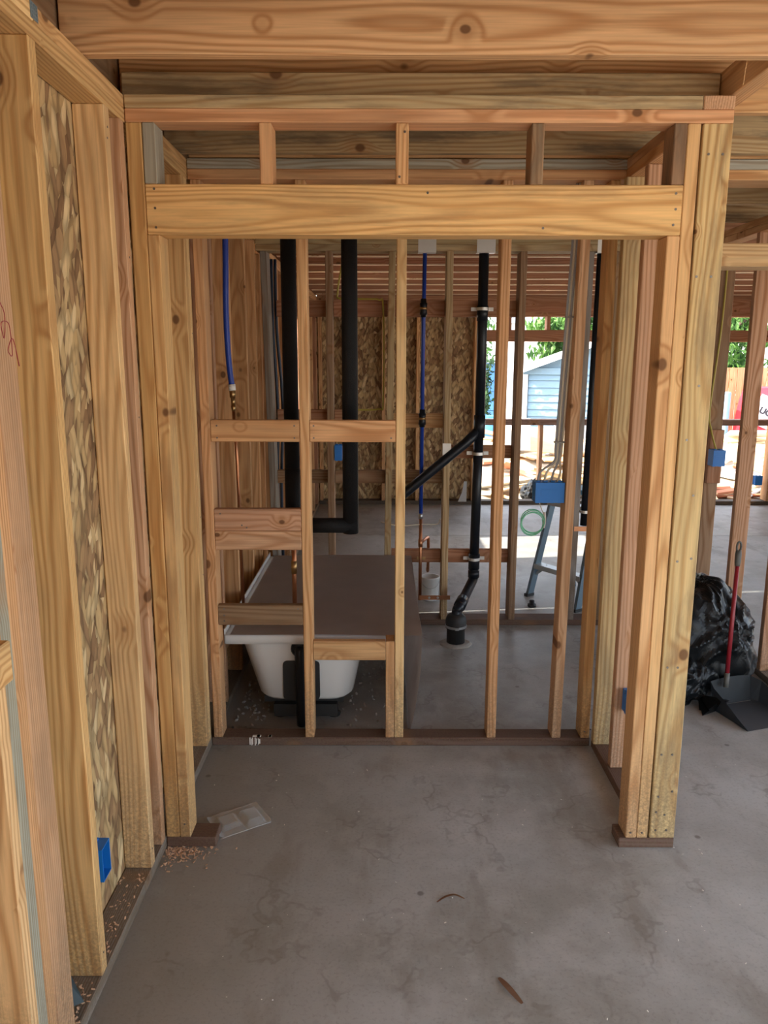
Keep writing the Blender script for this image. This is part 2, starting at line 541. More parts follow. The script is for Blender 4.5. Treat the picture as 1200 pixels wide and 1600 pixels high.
# ------------------------------------------------------------------ left wall
XF, XB = -0.768, -0.857
wl = empty('wall_left', (-0.84, 2.6, 0), kind='structure')
B(wl, 'bottom_plate', (XB, XF), (0.2, 4.9), (0, 0.038), 'y', 'U', 0.5)
B(wl, 'top_plate', (XB, XF), (0.2, 4.9), (2.386, 2.424), 'y', 'Y', 0.05)
B(wl, 'top_plate', (XB, XF), (0.2, 1.866), (2.4245, 2.462), 'y', 'L', 0.05)
B(wl, 'top_plate', (XB, XF), (1.868, 4.9), (2.4245, 2.462), 'y', 'Y', 0.05)
ST = (0.0385, 2.3855)
for y, t, w in ((0.62, 'Y', .1), (1.03, 'O', .1), (1.433, 'L', .12), (1.474, 'G', .1), (1.515, 'O', .05), (1.826, 'Y', .08), (2.285, 'L', .18),
                (2.410, 'K', .05), (2.74, 'O', .1), (3.106, 'Y', .05), (3.147, 'L', .1), (3.55, 'K', .1), (3.952, 'O', .05), (4.41, 'O', .1), (4.74, 'O', .1)):
    B(wl, 'stud', (XB, XF), (y, y + 0.038), ST, 'z', t, w)
B(wl, 'stud', (-0.806, XF), (1.556, 1.645), ST, 'z', (0.60, 0.37, 0.21), 0.25)
B(wl, 'blocking', (-0.7665, -0.7265), (0.9, 1.424), (1.080, 1.163), 'y', 'Y', 0.15)
B(wl, 'blocking', (-0.80, XF), (3.59, 3.95), (0.30, 0.39), 'y', 'O', 0.3)
for y0, y1 in ((0.2, 1.450), (1.453, 2.428), (2.431, 3.567), (3.570, 4.9)):
    bm = bmesh.new()
    bx(bm, XB - 0.0125, XB - 0.0015, y0 - 2.6, y1 - 2.6, -0.05, 2.46)
    mk('sheathing_panel', bm, 'osb', wl, loc=(0.84, 0, 0))
nail_heads(wl, [(XF, 2.304, z) for z in (0.1, 2.33)] + [(XF, 2.297, 2.30), (XF, 3.166, 1.8), (XF, 3.166, 1.05), (XF, 3.166, 0.8), (XF, 1.845, 0.1), (XF, 2.43, 1.52), (XF, 2.43, 2.0)], (1, 0, 0))

bm = bmesh.new()      # toothed plate on the splice of the upper top plate
bx(bm, 0, 0.0015, -0.018, 0.018, -0.016, 0.018)
for i in range(3):
    for j in range(4):
        bx(bm, 0.0015, 0.003, -0.013 + i * 0.011, -0.009 + i * 0.011, -0.013 + j * 0.008, -0.009 + j * 0.008)
mk('mending_plate', bm, 'flashing', loc=(XF + 0.0005, 1.866, 2.443), label='small grey toothed steel plate nailed over the splice of the left top plate', cat='metal plate')

bm = bmesh.new()      # red crayon scribble on the flat stud near the camera
sweep(bm, [(XF + 0.84, 1.565 - 2.6 + 0.02 * k / 3 + 0.016 * math.sin(k * 1.9), 1.83 - 0.012 * k + 0.03 * math.cos(k * 1.9)) for k in range(12)], 0.0012, 5)
mk('crayon_mark', bm, 'red', wl, label='red crayon scribble')

# rear stretch of the left wall, with a window opening
wr = empty('wall_left_rear', (-0.84, 7.0, 0), kind='structure')
B(wr, 'bottom_plate', (XB, XF), (4.93, 9.055), (0, 0.038), 'y', 'D', 0.3)
B(wr, 'top_plate', (XB, XF), (4.93, 9.055), (2.331, 2.368), 'y', 'O', 0.1)
B(wr, 'top_plate', (XB, XF), (4.93, 9.055), (2.3685, 2.406), 'y', 'O', 0.1)
for y in (4.94, 5.33, 5.74, 6.14, 6.258, 7.105, 7.22, 7.63, 8.04, 8.45, 8.86, 9.0):
    B(wr, 'stud', (XB, XF), (y, y + 0.038), (0.0385, 2.3305), 'z', rnd.choice('ORKO'), 0.1)
B(wr, 'header', (XB, XF), (6.298, 7.103), (2.05, 2.19), 'y', 'O', 0.1)
B(wr, 'sill_plate', (XB, XF), (6.298, 7.103), (1.19, 1.228), 'y', 'O', 0.1)
for y in (6.45, 6.86):
    B(wr, 'cripple_stud', (XB, XF), (y, y + 0.038), (0.0385, 1.1895), 'z', 'O', 0.1)
for y0, y1, z0, z1 in ((4.91, 6.29, -0.05, 2.44), (6.29, 7.11, -0.05, 1.22), (6.29, 7.11, 2.05, 2.44), (7.11, 9.2, -0.05, 2.44)):
    bm = bmesh.new()
    bx(bm, -0.0305, -0.0190, y0 - 7.0, y1 - 7.002, z0, z1)
    mk('sheathing_panel', bm, 'osb', wr)

# ------------------------------------------------------------------ closet front wall
wf = empty('wall_front', (0.1, 2.5, 0), kind='structure')
YA = (2.455, 2.544)
B(wf, 'top_plate', (-0.766, 1.031), YA, (2.386, 2.424), 'x', (0.68, 0.39, 0.20), 0.15)
B(wf, 'top_plate', (-0.766, 0.937), YA, (2.4245, 2.462), 'x', 'W', 0.55)
B(wf, 'header', (-0.7175, 0.8965), YA, (2.070, 2.214), 'x', (0.71, 0.455, 0.19), 0.25, label='wide yellow header beam over the closet opening')
B(wf, 'stud', (-0.766, -0.719), YA, ST, 'z', (0.62, 0.38, 0.15), 0.05)
B(wf, 'stud', (-0.718, -0.680), YA, (0.0385, 2.0695), 'z', 'Y', 0.3)
B(wf, 'stud', (0.858, 0.8965), YA, (0.0385, 2.0695), 'z', 'O', 0.08)
B(wf, 'stud', (0.898, 0.936), YA, ST, 'z', 'Y', 0.1)
for x, t, w in ((-0.7175, 'G', .2), (-0.372, 'O', .05), (0.034, 'O', .05), (0.436, 'D', .6), (0.858, 'D', .6)):
    B(wf, 'cripple_stud', (x, x + 0.038), YA, (2.2145, 2.3855), 'z', t, w)
B(wf, 'bottom_plate', (-0.766, -0.592), YA, (0, 0.038), 'x', 'T', 0.1)
B(wf, 'bottom_plate', (0.836, 1.031), YA, (0, 0.038), 'x', 'T', 0.1)
yf = 2.4545
nail_heads(wf, [(-0.69, yf, 2.20), (-0.69, yf, 2.145), (-0.69, yf, 2.09), (0.875, yf, 2.19), (0.877, yf, 2.145), (0.873, yf, 2.10), (0.13, yf, 2.19), (0.48, yf, 2.09),
               (0.875, yf, 0.06), (0.915, yf, 0.06), (-0.70, yf, 0.09), (0.045, yf, 2.235), (0.06, yf, 2.36)], (0, -1, 0), 0.004)

# ------------------------------------------------------------------ closet right wall
wrt = empty('wall_right', (0.98, 2.9, 0), kind='structure')
XR = (0.93, 1.019)
B(wrt, 'post', (0.9425, 1.0305), (2.455, 2.493), ST, 'z', (0.61, 0.43, 0.21), 0.45, label='broad knotty grey-yellow end post')
B(wrt, 'stud', (0.945, 1.0305), (2.495, 2.533), ST, 'z', 'Y', 0.1)
B(wrt, 'stud', (0.941, 1.03), (2.933, 2.971), ST, 'z', 'K', 0.12)
B(wrt, 'stud', (0.924, 1.013), (3.13, 3.168), ST, 'z', (0.58, 0.42, 0.22), 0.3)
B(wrt, 'bottom_plate', (0.93, 1.03), (2.546, 3.188), (0, 0.038), 'y', 'T', 0.15)
B(wrt, 'top_plate', (0.938, 1.031), (2.546, 3.188), (2.386, 2.424), 'y', 'O', 0.1)
B(wrt, 'top_plate', (0.939, 1.031), (2.455, 3.188), (2.4245, 2.462), 'y', 'K', 0.1)
nail_heads(wrt, [(x, yf, z) for x, z in ((0.963, 2.30), (1.005, 2.30), (0.955, 1.95), (1.0, 1.95), (0.99, 1.62), (0.965, 1.45), (1.0, 1.27), (0.965, 1.05), (1.01, 1.06),
               (0.96, 0.68), (0.995, 0.68), (0.963, 0.36), (1.0, 0.36), (0.963, 0.2), (1.01, 0.22), (0.96, 0.14), (0.99, 0.13), (0.962, 0.07), (1.0, 0.07))], (0, -1, 0), 0.0042)

# ------------------------------------------------------------------ closet back wall (runs on to the right as a deeper wall)
wm_ = empty('wall_middle', (0.1, 3.23, 0), kind='structure')
YM = (3.19, 3.279)
B(wm_, 'bottom_plate', (-0.766, 0.925), YM, (0, 0.038), 'x', 'T', 0.2)
B(wm_, 'top_plate', (-0.766, 1.033), YM, (2.386, 2.424), 'x', 'O', 0.12)
B(wm_, 'top_plate', (-0.766, 1.033), YM, (2.4245, 2.462), 'x', 'G', 0.2)
for x, t, w, ln in ((-0.757, 'O', .15, 0), (-0.348, 'O', .05, 0), (0.050, 'L', .15, 0), (0.463, 'O', .12, 0), (0.765, (0.60, 0.40, 0.23), .05, 0.010), (0.882, 'Y', .1, 0)):
    B(wm_, 'stud', (x, x + 0.0395), YM, ST, 'z', t, w, lean=(ln, 0))
B(wm_, 'cripple_stud', (0.0105, 0.0485), YM, (0.0385, 0.4915), 'z', 'O', 0.1)
for x0, x1, z0, z1, t, w in ((-0.7165, -0.349, 1.363, 1.453, 'O', .08), (-0.3075, 0.049, 1.363, 1.453, 'O', .08), (-0.7165, -0.349, 0.985, 1.079, 'K', .15),
                             (-0.7165, -0.349, 0.902, 0.984, 'K', .1), (-0.7165, -0.349, 0.566, 0.655, 'D', .25), (-0.3075, 0.0095, 0.405, 0.491, 'O', .06)):
    B(wm_, 'blocking', (x0, x1), (3.1905, 3.2285), (z0, z1), 'x', t, w)
YM2 = (3.19, 3.33)
B(wm_, 'top_plate', (1.034, 4.9), YM2, (2.386, 2.424), 'x', 'O', 0.15)
B(wm_, 'top_plate', (1.034, 4.9), YM2, (2.4245, 2.462), 'x', 'G', 0.2)
B(wm_, 'header', (1.036, 3.4), YM2, (2.064, 2.153), 'x', (0.62, 0.42, 0.22), 0.12)
for x in (1.036, 3.37, 3.41):
    B(wm_, 'stud', (x, x + 0.038), YM2, (0.0385, 2.0635 if x < 3.4 else 2.3855), 'z', 'O', 0.1)
B(wm_, 'bottom_plate', (1.036, 1.10), YM2, (0, 0.038), 'x', 'T', 0.2)
B(wm_, 'bottom_plate', (3.36, 4.9), YM2, (0, 0.038), 'x', 'T', 0.2)
for x in (1.036, 1.62, 2.03, 2.44, 2.85):
    B(wm_, 'cripple_stud', (x, x + 0.038), YM2, (2.1535, 2.3855), 'z', 'W', 0.3)
nail_heads(wm_, [(x, 3.19, z) for x, z in ((-0.69, 1.43), (-0.69, 1.38), (-0.37, 1.43), (-0.37, 1.38), (-0.29, 1.43), (-0.29, 1.38), (0.03, 1.38), (-0.69, 1.06), (-0.6, 1.01), (-0.58, 1.0),
               (-0.69, 0.64), (-0.69, 0.61), (-0.69, 0.585), (-0.37, 0.64), (0.90, 0.07), (0.925, 0.08))], (0, -1, 0), 0.004)

bm = bmesh.new()
for i in range(9):
    x = -0.60 + rnd.random() * 0.06
    z0 = rnd.uniform(0.002, 0.012)
    bx(bm, x - 0.0025 - 0.1, x + 0.0025 - 0.1, 3.186 - 3.23, 3.191 - 3.23, z0, rnd.uniform(0.03, 0.0385))
for i in range(8):
    x = -0.60 + rnd.random() * 0.10
    bx(bm, x - 0.006 - 0.1, x + 0.006 - 0.1, 3.195 - 3.23, 3.21 - 3.23, 0.037, 0.041)
mk('plaster_drips', bm, 'paper', wm_, kind='stuff')

# ------------------------------------------------------------------ bath rear wall
wb_ = empty('wall_rear', (0.3, 4.85, 0), kind='structure')
YR = (4.79, 4.92)
B(wb_, 'bottom_plate', (-0.766, 1.42), YR, (0, 0.038), 'x', 'T', 0.1)
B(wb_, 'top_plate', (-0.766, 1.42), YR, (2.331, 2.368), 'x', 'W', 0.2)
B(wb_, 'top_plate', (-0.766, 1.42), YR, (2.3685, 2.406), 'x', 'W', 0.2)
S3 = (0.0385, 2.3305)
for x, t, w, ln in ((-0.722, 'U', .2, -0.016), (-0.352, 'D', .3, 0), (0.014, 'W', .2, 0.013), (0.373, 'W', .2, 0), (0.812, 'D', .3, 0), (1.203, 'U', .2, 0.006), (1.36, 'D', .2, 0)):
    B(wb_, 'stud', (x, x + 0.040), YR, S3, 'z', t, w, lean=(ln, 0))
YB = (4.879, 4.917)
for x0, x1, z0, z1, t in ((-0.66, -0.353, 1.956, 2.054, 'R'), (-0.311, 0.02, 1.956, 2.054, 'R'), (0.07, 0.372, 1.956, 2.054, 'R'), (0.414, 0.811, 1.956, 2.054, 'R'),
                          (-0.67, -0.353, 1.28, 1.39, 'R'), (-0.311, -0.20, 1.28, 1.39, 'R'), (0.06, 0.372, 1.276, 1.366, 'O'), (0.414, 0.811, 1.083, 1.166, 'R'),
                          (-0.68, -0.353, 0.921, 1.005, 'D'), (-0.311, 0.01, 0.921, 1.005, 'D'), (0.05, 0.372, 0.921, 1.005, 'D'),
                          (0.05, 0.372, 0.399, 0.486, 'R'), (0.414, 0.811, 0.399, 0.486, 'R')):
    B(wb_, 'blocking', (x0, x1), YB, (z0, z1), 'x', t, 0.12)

# ------------------------------------------------------------------ stud wall running back on the right
wq = empty('wall_right_rear', (2.12, 4.3, 0), kind='structure')
XQ = (2.05, 2.139)
B(wq, 'bottom_plate', XQ, (3.36, 6.2), (0, 0.038), 'y', 'U', 0.3)
B(wq, 'top_plate', XQ, (3.36, 6.2), (2.386, 2.424), 'y', 'O', 0.1)
B(wq, 'top_plate', XQ, (3.36, 6.2), (2.4245, 2.462), 'y', 'O', 0.1)
for y, t in ((3.5, 'O'), (3.955, 'K'), (4.42, 'K'), (4.885, 'D'), (5.35, 'D'), (5.8, 'D')):
    B(wq, 'stud', XQ, (y, y + 0.038), ST, 'z', t, 0.15)
B(wq, 'blocking', (2.052, 2.139), (4.846, 4.884), (0.93, 1.27), 'z', 'R', 0.1)

# ------------------------------------------------------------------ far exterior wall
we = empty('wall_far', (1.5, 9.1, 0), kind='structure')
YE = (9.06, 9.20)
B(we, 'bottom_plate', (-0.766, 4.9), YE, (0, 0.045), 'x', (0.05, 0.045, 0.04), 0.2)
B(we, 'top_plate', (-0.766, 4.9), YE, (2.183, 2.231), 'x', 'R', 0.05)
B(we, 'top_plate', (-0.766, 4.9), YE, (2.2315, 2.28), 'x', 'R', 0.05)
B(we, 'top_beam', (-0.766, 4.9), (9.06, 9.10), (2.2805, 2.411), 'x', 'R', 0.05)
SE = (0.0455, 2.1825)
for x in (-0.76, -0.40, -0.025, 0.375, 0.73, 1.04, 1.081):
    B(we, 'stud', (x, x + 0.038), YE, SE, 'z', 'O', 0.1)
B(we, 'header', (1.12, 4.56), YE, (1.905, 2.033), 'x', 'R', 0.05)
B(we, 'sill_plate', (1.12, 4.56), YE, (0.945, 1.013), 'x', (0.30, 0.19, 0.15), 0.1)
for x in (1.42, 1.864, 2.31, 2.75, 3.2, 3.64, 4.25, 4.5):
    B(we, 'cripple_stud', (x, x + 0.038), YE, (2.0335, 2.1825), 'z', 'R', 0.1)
for x in (1.832, 2.60, 3.37, 3.925, 4.34):
    B(we, 'cripple_stud', (x, x + 0.04), YE, (0.0455, 0.9445), 'z', 'K', 0.1)
for x in (4.562, 4.60, 4.86):
    B(we, 'stud', (x, x + 0.036), YE, SE, 'z', 'O', 0.1)
for x0, x1 in ((-0.9, 0.39), (0.394, 1.116), (4.565, 4.98)):
    bm = bmesh.new()
    bx(bm, x0 - 1.5, x1 - 1.5, 0.102, 0.113, -0.05, 2.41)
    mk('sheathing_panel', bm, 'osb', we)
# right-hand exterior wall, sheathed
wx = empty('wall_right_outer', (4.95, 6.0, 0), kind='structure')
B(wx, 'bottom_plate', (4.905, 4.995), (3.0, 9.05), (0, 0.038), 'y', 'T', 0.1)
B(wx, 'top_plate', (4.905, 4.995), (3.0, 9.05), (2.386, 2.424), 'y', 'O', 0.1)
y = 3.0
while y < 9.0:
    B(wx, 'stud', (4.905, 4.995), (y, y + 0.038), ST, 'z', 'O', 0.1)
    y += 0.46
for y0, y1, z0, z1 in ((3.0, 3.3, -0.05, 2.69), (3.3, 6.4, 2.15, 2.69), (6.4, 9.2, -0.05, 2.69)):
    bm = bmesh.new()
    bx(bm, 0.047, 0.058, y0 - 6, y1 - 6.003, z0, z1)
    mk('sheathing_panel', bm, 'osb', wx)

# unseen wall added behind the camera to block light on the left; the building is open beyond it on the right
wz = empty('wall_light_block', (0.1, -1.3, 0), kind='structure')
B(wz, 'bottom_plate', (-0.857, 1.1), (-1.345, -1.256), (0, 0.038), 'x', 'T', 0.1)  # added, part of the unseen light-blocking wall
B(wz, 'top_plate', (-0.857, 1.1), (-1.345, -1.256), (2.386, 2.424), 'x', 'O', 0.1)  # added, part of the unseen light-blocking wall
for x in (-0.857, -0.45, -0.04, 0.37, 0.78, 1.06):
    B(wz, 'stud', (x, x + 0.038), (-1.345, -1.256), ST, 'z', 'O', 0.1)  # added, part of the unseen light-blocking wall
for x0, x1 in ((-0.87, 0.34), (0.344, 1.1)):
    bm = bmesh.new()
    bx(bm, x0 - 0.1, x1 - 0.1, -0.06, -0.048, -0.05, 2.7)
    mk('sheathing_panel', bm, 'osb', wz)  # added, part of the unseen light-blocking wall

# ------------------------------------------------------------------ bathtub and its cover
tub = empty('bathtub', (-0.35, 4.05, 0), label='white alcove bathtub with black drain pipe, behind the closet back wall', cat='bathtub')
o = tub.location
bm = bmesh.new()
X0, X1, Y0, Y1 = -0.728 - o.x, 0.036 - o.x, 3.335 - o.y, 4.775 - o.y
RG = []
def ring(x0, x1, y0, y1, r, z): RG.append([(p[0], p[1], z) for p in rrect(x0, x1, y0, y1, r)])
ring(X0 + 0.20, X1 - 0.24, Y0 + 0.22, Y1 - 0.30, 0.06, 0.16)
ring(X0 + 0.15, X1 - 0.20, Y0 + 0.14, Y1 - 0.20, 0.10, 0.20)
ring(X0 + 0.075, X1 - 0.11, Y0 + 0.075, Y1 - 0.09, 0.12, 0.455)
ring(X0 + 0.065, X1 - 0.10, Y0 + 0.065, Y1 - 0.08, 0.12, 0.466)
ring(X0 + 0.003, X1 - 0.003, Y0 + 0.003, Y1 - 0.003, 0.012, 0.466)
ring(X0, X1, Y0, Y1, 0.012, 0.462)
ring(X0, X1, Y0, Y1, 0.012, 0.424)
ring(X0 + 0.012, X1 - 0.012, Y0 + 0.012, Y1 - 0.012, 0.012, 0.424)
ring(X0 + 0.015, X1 - 0.015, Y0 + 0.015, Y1 - 0.015, 0.012, 0.446)
ring(X0 + 0.045, X1 - 0.11, Y0 + 0.03, Y1 - 0.05, 0.11, 0.446)
ring(X0 + 0.06, X1 - 0.125, Y0 + 0.035, Y1 - 0.06, 0.11, 0.41)
ring(X0 + 0.135, X1 - 0.18, Y0 + 0.055, Y1 - 0.13, 0.11, 0.14)
ring(X0 + 0.155, X1 - 0.20, Y0 + 0.075, Y1 - 0.16, 0.09, 0.122)
ring(X0 + 0.19, X1 - 0.23, Y0 + 0.11, Y1 - 0.2, 0.07, 0.116)
rings_mesh(bm, RG)
mk('shell', bm, 'tub', tub, smooth=True)
bm = bmesh.new()      # raised tiling flange along the wall side
bx(bm, X0 + 0.001, X0 + 0.006, Y0 + 0.01, Y1, 0.466, 0.492)
mk('flange', bm, 'tub', tub)
bm = bmesh.new()
rg = [[(p[0], y, p[1]) for p in rrect(-0.467 - o.x, -0.296 - o.x, 0.135, 0.328, 0.02)] for y in (3.372 - o.y, 3.395 - o.y)]
rings_mesh(bm, rg)
mk('drain_pad', bm, 'rubber', tub)
bm = bmesh.new()
sweep(bm, [(-0.385 - o.x, 3.43 - o.y, 0.392), (-0.385 - o.x, 3.362 - o.y, 0.392), (-0.383 - o.x, 3.345 - o.y, 0.36), (-0.381 - o.x, 3.345 - o.y, 0.2), (-0.381 - o.x, 3.35 - o.y, 0.02)], 0.024, 14)
mk('overflow_pipe', bm, 'abs', tub, smooth=True)
bm = bmesh.new()
lathe(bm, [(0.012, -0.022), (0.036, -0.02), (0.04, -0.008), (0.04, 0.01), (0.03, 0.02)], 20)
bmesh.ops.rotate(bm, verts=bm.verts, matrix=Matrix.Rotation(R(90), 3, 'X'))
bmesh.ops.translate(bm, verts=bm.verts, vec=(-0.386 - o.x, 3.366 - o.y, 0.392))
mk('overflow_elbow', bm, 'abs', tub, smooth=True)
for x, y in ((-0.50, 3.50), (-0.24, 3.50), (-0.50, 4.4), (-0.28, 4.4)):
    bm = bmesh.new()
    lathe(bm, [(0.03, 0), (0.034, 0.012), (0.016, 0.02), (0.016, 0.10), (0.03, 0.118)], 14, (x - o.x, y - o.y, 0))
    mk('foot', bm, 'rubber', tub, smooth=True)
bm = bmesh.new()
bx(bm, -0.57 - o.x, -0.19 - o.x, 3.46 - o.y, 4.48 - o.y, 0.085, 0.118)
bx(bm, -0.52 - o.x, -0.22 - o.x, 3.42 - o.y, 3.5 - o.y, 0.03, 0.09)
mk('support_frame', bm, 'rubber', tub)

cov = empty('tub_cover', (-0.25, 4.05, 0.47), label='grey-brown cardboard sheet laid over the bathtub, folded down its right side', cat='cardboard')
bm = bmesh.new()
nx, ny = 16, 16
def covz(u, v): return 0.004 + 0.006 * noise.noise((u * 2, v * 1.5, 1.3)) + 0.006
g = [[bm.verts.new((-0.692 + 0.866 * u / nx + 0.25, 3.305 + 1.44 * v / ny - 4.05, covz(u / nx, v / ny))) for v in range(ny + 1)] for u in range(nx + 1)]
for u in range(nx):
    for v in range(ny):
        bm.faces.new((g[u][v], g[u + 1][v], g[u + 1][v + 1], g[u][v + 1]))
bmesh.ops.solidify(bm, geom=list(bm.faces), thickness=-0.004)
mk('top_flap', bm, 'cardboard', cov, smooth=False)
bm = bmesh.new()
g = []
for v in range(ny + 1):
    y = 3.305 + 1.44 * v / ny - 4.05
    row = []
    for k in range(9):
        t = k / 8
        x = 0.425 + 0.012 * math.sin(t * 2.2) - 0.065 * t ** 1.5 + 0.006 * noise.noise((t * 3, v * 0.4, 7))
        row.append(bm.verts.new((x, y, 0.008 - 0.476 * t)))
    g.append(row)
for v in range(ny):
    for k in range(8):
        bm.faces.new((g[v][k], g[v + 1][k], g[v + 1][k + 1], g[v][k + 1]))
bmesh.ops.solidify(bm, geom=list(bm.faces), thickness=0.004)
mk('side_flap', bm, 'cardboard', cov)

# debris under the tub
bm = bmesh.new()
for i in range(160):
    x = rnd.choice((rnd.uniform(-0.72, -0.56), rnd.uniform(-0.20, 0.06)))
    y = rnd.uniform(3.32, 4.2)
    s = rnd.uniform(0.004, 0.014)
    m = Matrix.Translation((x, y, s * 0.4)) @ Euler((rnd.random() * 3, rnd.random() * 3, rnd.random() * 3)).to_matrix().to_4x4()
    bmesh.ops.create_icosphere(bm, subdivisions=1, radius=s, matrix=m @ Matrix.Diagonal((1, 0.7, 0.5, 1)))
mk('rubble', bm, 'concrete', label='loose concrete crumbs on the slab around the foot of the bathtub', cat='debris', kind='stuff')

# ------------------------------------------------------------------ plumbing
p = empty('insulated_pipe', (-0.403, 3.37, 0.9), label='smooth black foam-lagged pipe hanging straight down, nearest the left wall', cat='pipe', group='lagged pipes behind the closet back wall')
tube('foam_sleeve', [(-0.401, 3.37, 2.64), (-0.403, 3.37, 1.232)], 0.0325, 'foam', p, 20, False)
tube('foam_sleeve', [(-0.403, 3.37, 1.229), (-0.404, 3.37, 0.93)], 0.0335, 'foam', p, 20, False)
tube('copper_end', [(-0.406, 3.40, 0.95), (-0.409, 3.40, 0.52)], 0.0105, 'copper', p, 12, False)
tube('coupling', [(-0.408, 3.40, 0.80), (-0.408, 3.40, 0.74)], 0.0135, 'brass', p, 12, False)
p2 = empty('insulated_pipe', (-0.147, 3.37, 0.94), label='thick textured black lagged pipe turning a right angle to the left near its foot', cat='pipe', group='lagged pipes behind the closet back wall')
tube('foam_sleeve', [(-0.146, 3.37, 2.64), (-0.148, 3.37, 0.937)], 0.034, 'foam', p2, 20, False)
tube('foam_sleeve', [(-0.118, 3.368, 0.972), (-0.36, 3.368, 0.972)], 0.034, 'foam', p2, 20, False)
bm = bmesh.new()
bx(bm, 0.0305, 0.0345, -0.003, 0.003, 0.0, 1.7)
mk('seam', bm, 'grip', p2)

p = empty('water_line', (-0.67, 3.42, 0.52), label='blue plastic water line ending in a brass fitting and thin copper tube, near the left wall', cat='pipe')
tube('blue_tube', [(-0.668, 3.40, 2.64), (-0.668, 3.40, 2.2), (-0.676, 3.40, 1.9), (-0.672, 3.40, 1.7), (-0.662, 3.40, 1.585)], 0.0125, 'pex', p, 12)
tube('clamp_ring', [(-0.6625, 3.40, 1.592), (-0.661, 3.40, 1.565)], 0.0155, 'white', p, 14, False)
tube('brass_fitting', [(-0.661, 3.40, 1.566), (-0.660, 3.40, 1.535), (-0.6600, 3.40, 1.534), (-0.659, 3.40, 1.50), (-0.659, 3.40, 1.4995), (-0.659, 3.40, 1.47)], [0.013, 0.013, 0.009, 0.009, 0.011, 0.006], 'brass', p, 12, False)
tube('copper_tube', [(-0.659, 3.40, 1.48), (-0.650, 3.40, 1.25), (-0.648, 3.42, 0.52)], 0.007, 'copper', p, 10, False)

p = empty('water_line', (0.24, 4.83, 0.17), label='long blue plastic water line with black couplings, dropping to copper in the bath rear wall', cat='pipe')
tube('blue_tube', [(0.244, 4.83, 2.33), (0.240, 4.83, 2.0), (0.237, 4.83, 0.72)], 0.0125, 'pex', p, 12, False)
for z in (2.0, 1.335):
    tube('coupling', [(0.2395, 4.83, z + 0.06), (0.239, 4.83, z + 0.035), (0.239, 4.83, z + 0.034), (0.2395, 4.83, z + 0.012), (0.2395, 4.83, z - 0.012), (0.239, 4.83, z - 0.034), (0.239, 4.83, z - 0.035), (0.239, 4.83, z - 0.05)],
         [0.018, 0.018, 0.024, 0.021, 0.021, 0.024, 0.018, 0.018], 'abs', p, 14, False)
    tube('brass_ring', [(0.239, 4.83, z + 0.010), (0.239, 4.83, z - 0.004)], 0.0235, 'brass', p, 14, False)
tube('clamp_ring', [(0.237, 4.83, 0.735), (0.237, 4.83, 0.70)], 0.0145, 'steel', p, 12, False)
tube('copper_tube', [(0.237, 4.83, 0.72), (0.237, 4.83, 0.16)], 0.011, 'copper', p, 12, False)
tube('tee', [(0.237, 4.83, 0.565), (0.237, 4.83, 0.515)], 0.0145, 'copper', p, 12, False)
tube('branch', [(0.237, 4.83, 0.54), (0.255, 4.86, 0.548), (0.285, 4.95, 0.548), (0.295, 4.98, 0.54), (0.297, 4.985, 0.51), (0.298, 5.0, 0.44), (0.30, 5.05, 0.30), (0.305, 5.20, 0.27)], 0.010, 'copper', p, 12, True, 4)
bm = bmesh.new()
bx(bm, -0.024, 0.03, 0.0, 0.006, 0.262, 0.278)
mk('pipe_clip', bm, 'brass', p, loc=(0, 0, 0))

o_ = empty('stubout_bracket', (0.33, 4.785, 0.19), label='perforated copper-coloured bracket bar fixed across the foot of the bath rear wall', cat='bracket')
bm = bmesh.new()
bx(bm, -0.10, 0.10, -0.004, -0.001, -0.014, 0.014)
mk('bar', bm, 'copper', o_)
for x in (-0.035, 0.02):
    bm = bmesh.new()
    lathe(bm, [(0.008, 0), (0.008, 0.004), (0.004, 0.006)], 12)
    bmesh.ops.rotate(bm, verts=bm.verts, matrix=Matrix.Rotation(R(90), 3, 'X'))
    mk('hole_plug', bm, 'bright', o_, loc=(x, -0.004, 0))

# vent stack
p = empty('vent_stack', (0.44, 4.46, 0), label='black plastic vent stack with diagonal branch and thick rubber coupling at the floor', cat='drain pipe')
yv = 4.83
tube('upper_pipe', [(0.598, yv, 2.33), (0.598, yv, 1.32)], 0.0302, 'abs', p, 20, False)
tube('middle_pipe', [(0.596, yv, 1.34), (0.584, yv, 0.40)], 0.0302, 'abs', p, 20, False)
tube('hub', [(0.598, yv, 2.02), (0.597, yv, 1.93)], 0.0345, 'abs', p, 20, False)
tube('hub', [(0.597, yv, 1.36), (0.596, yv, 1.22)], 0.036, 'abs', p, 20, False)
tube('hub', [(0.586, yv, 0.47), (0.584, yv, 0.37)], 0.036, 'abs', p, 20, False)
tube('diagonal_branch', [(0.596, yv, 1.27), (0.51, yv - 0.035, 1.19), (0.145, yv - 0.05, 0.885), (0.085, yv - 0.05, 0.835)], 0.0302, 'abs', p, 18, False)
tube('lower_bend', [(0.584, yv, 0.40), (0.584, yv, 0.325), (0.575, yv - 0.01, 0.29), (0.465, 4.50, 0.225), (0.447, 4.475, 0.21), (0.440, 4.462, 0.16)], 0.031, 'abs', p, 18, True, 4)
tube('bend_collar', [(0.5845, yv, 0.36), (0.584, yv, 0.315)], 0.037, 'abs', p, 18, False)
tube('bend_collar', [(0.492, 4.58, 0.242), (0.462, 4.495, 0.224)], 0.037, 'abs', p, 18, False)
bm = bmesh.new()
lathe(bm, [(0.055, 0.006), (0.055, 0.10), (0.062, 0.102), (0.063, 0.115), (0.064, 0.15), (0.058, 0.172), (0.044, 0.187), (0.034, 0.19)], 28)
mk('floor_coupling', bm, 'rubber', p, smooth=True)
bm = bmesh.new()
lathe(bm, [(0.0645, 0.108), (0.0655, 0.109), (0.0655, 0.122), (0.0645, 0.123)], 28)
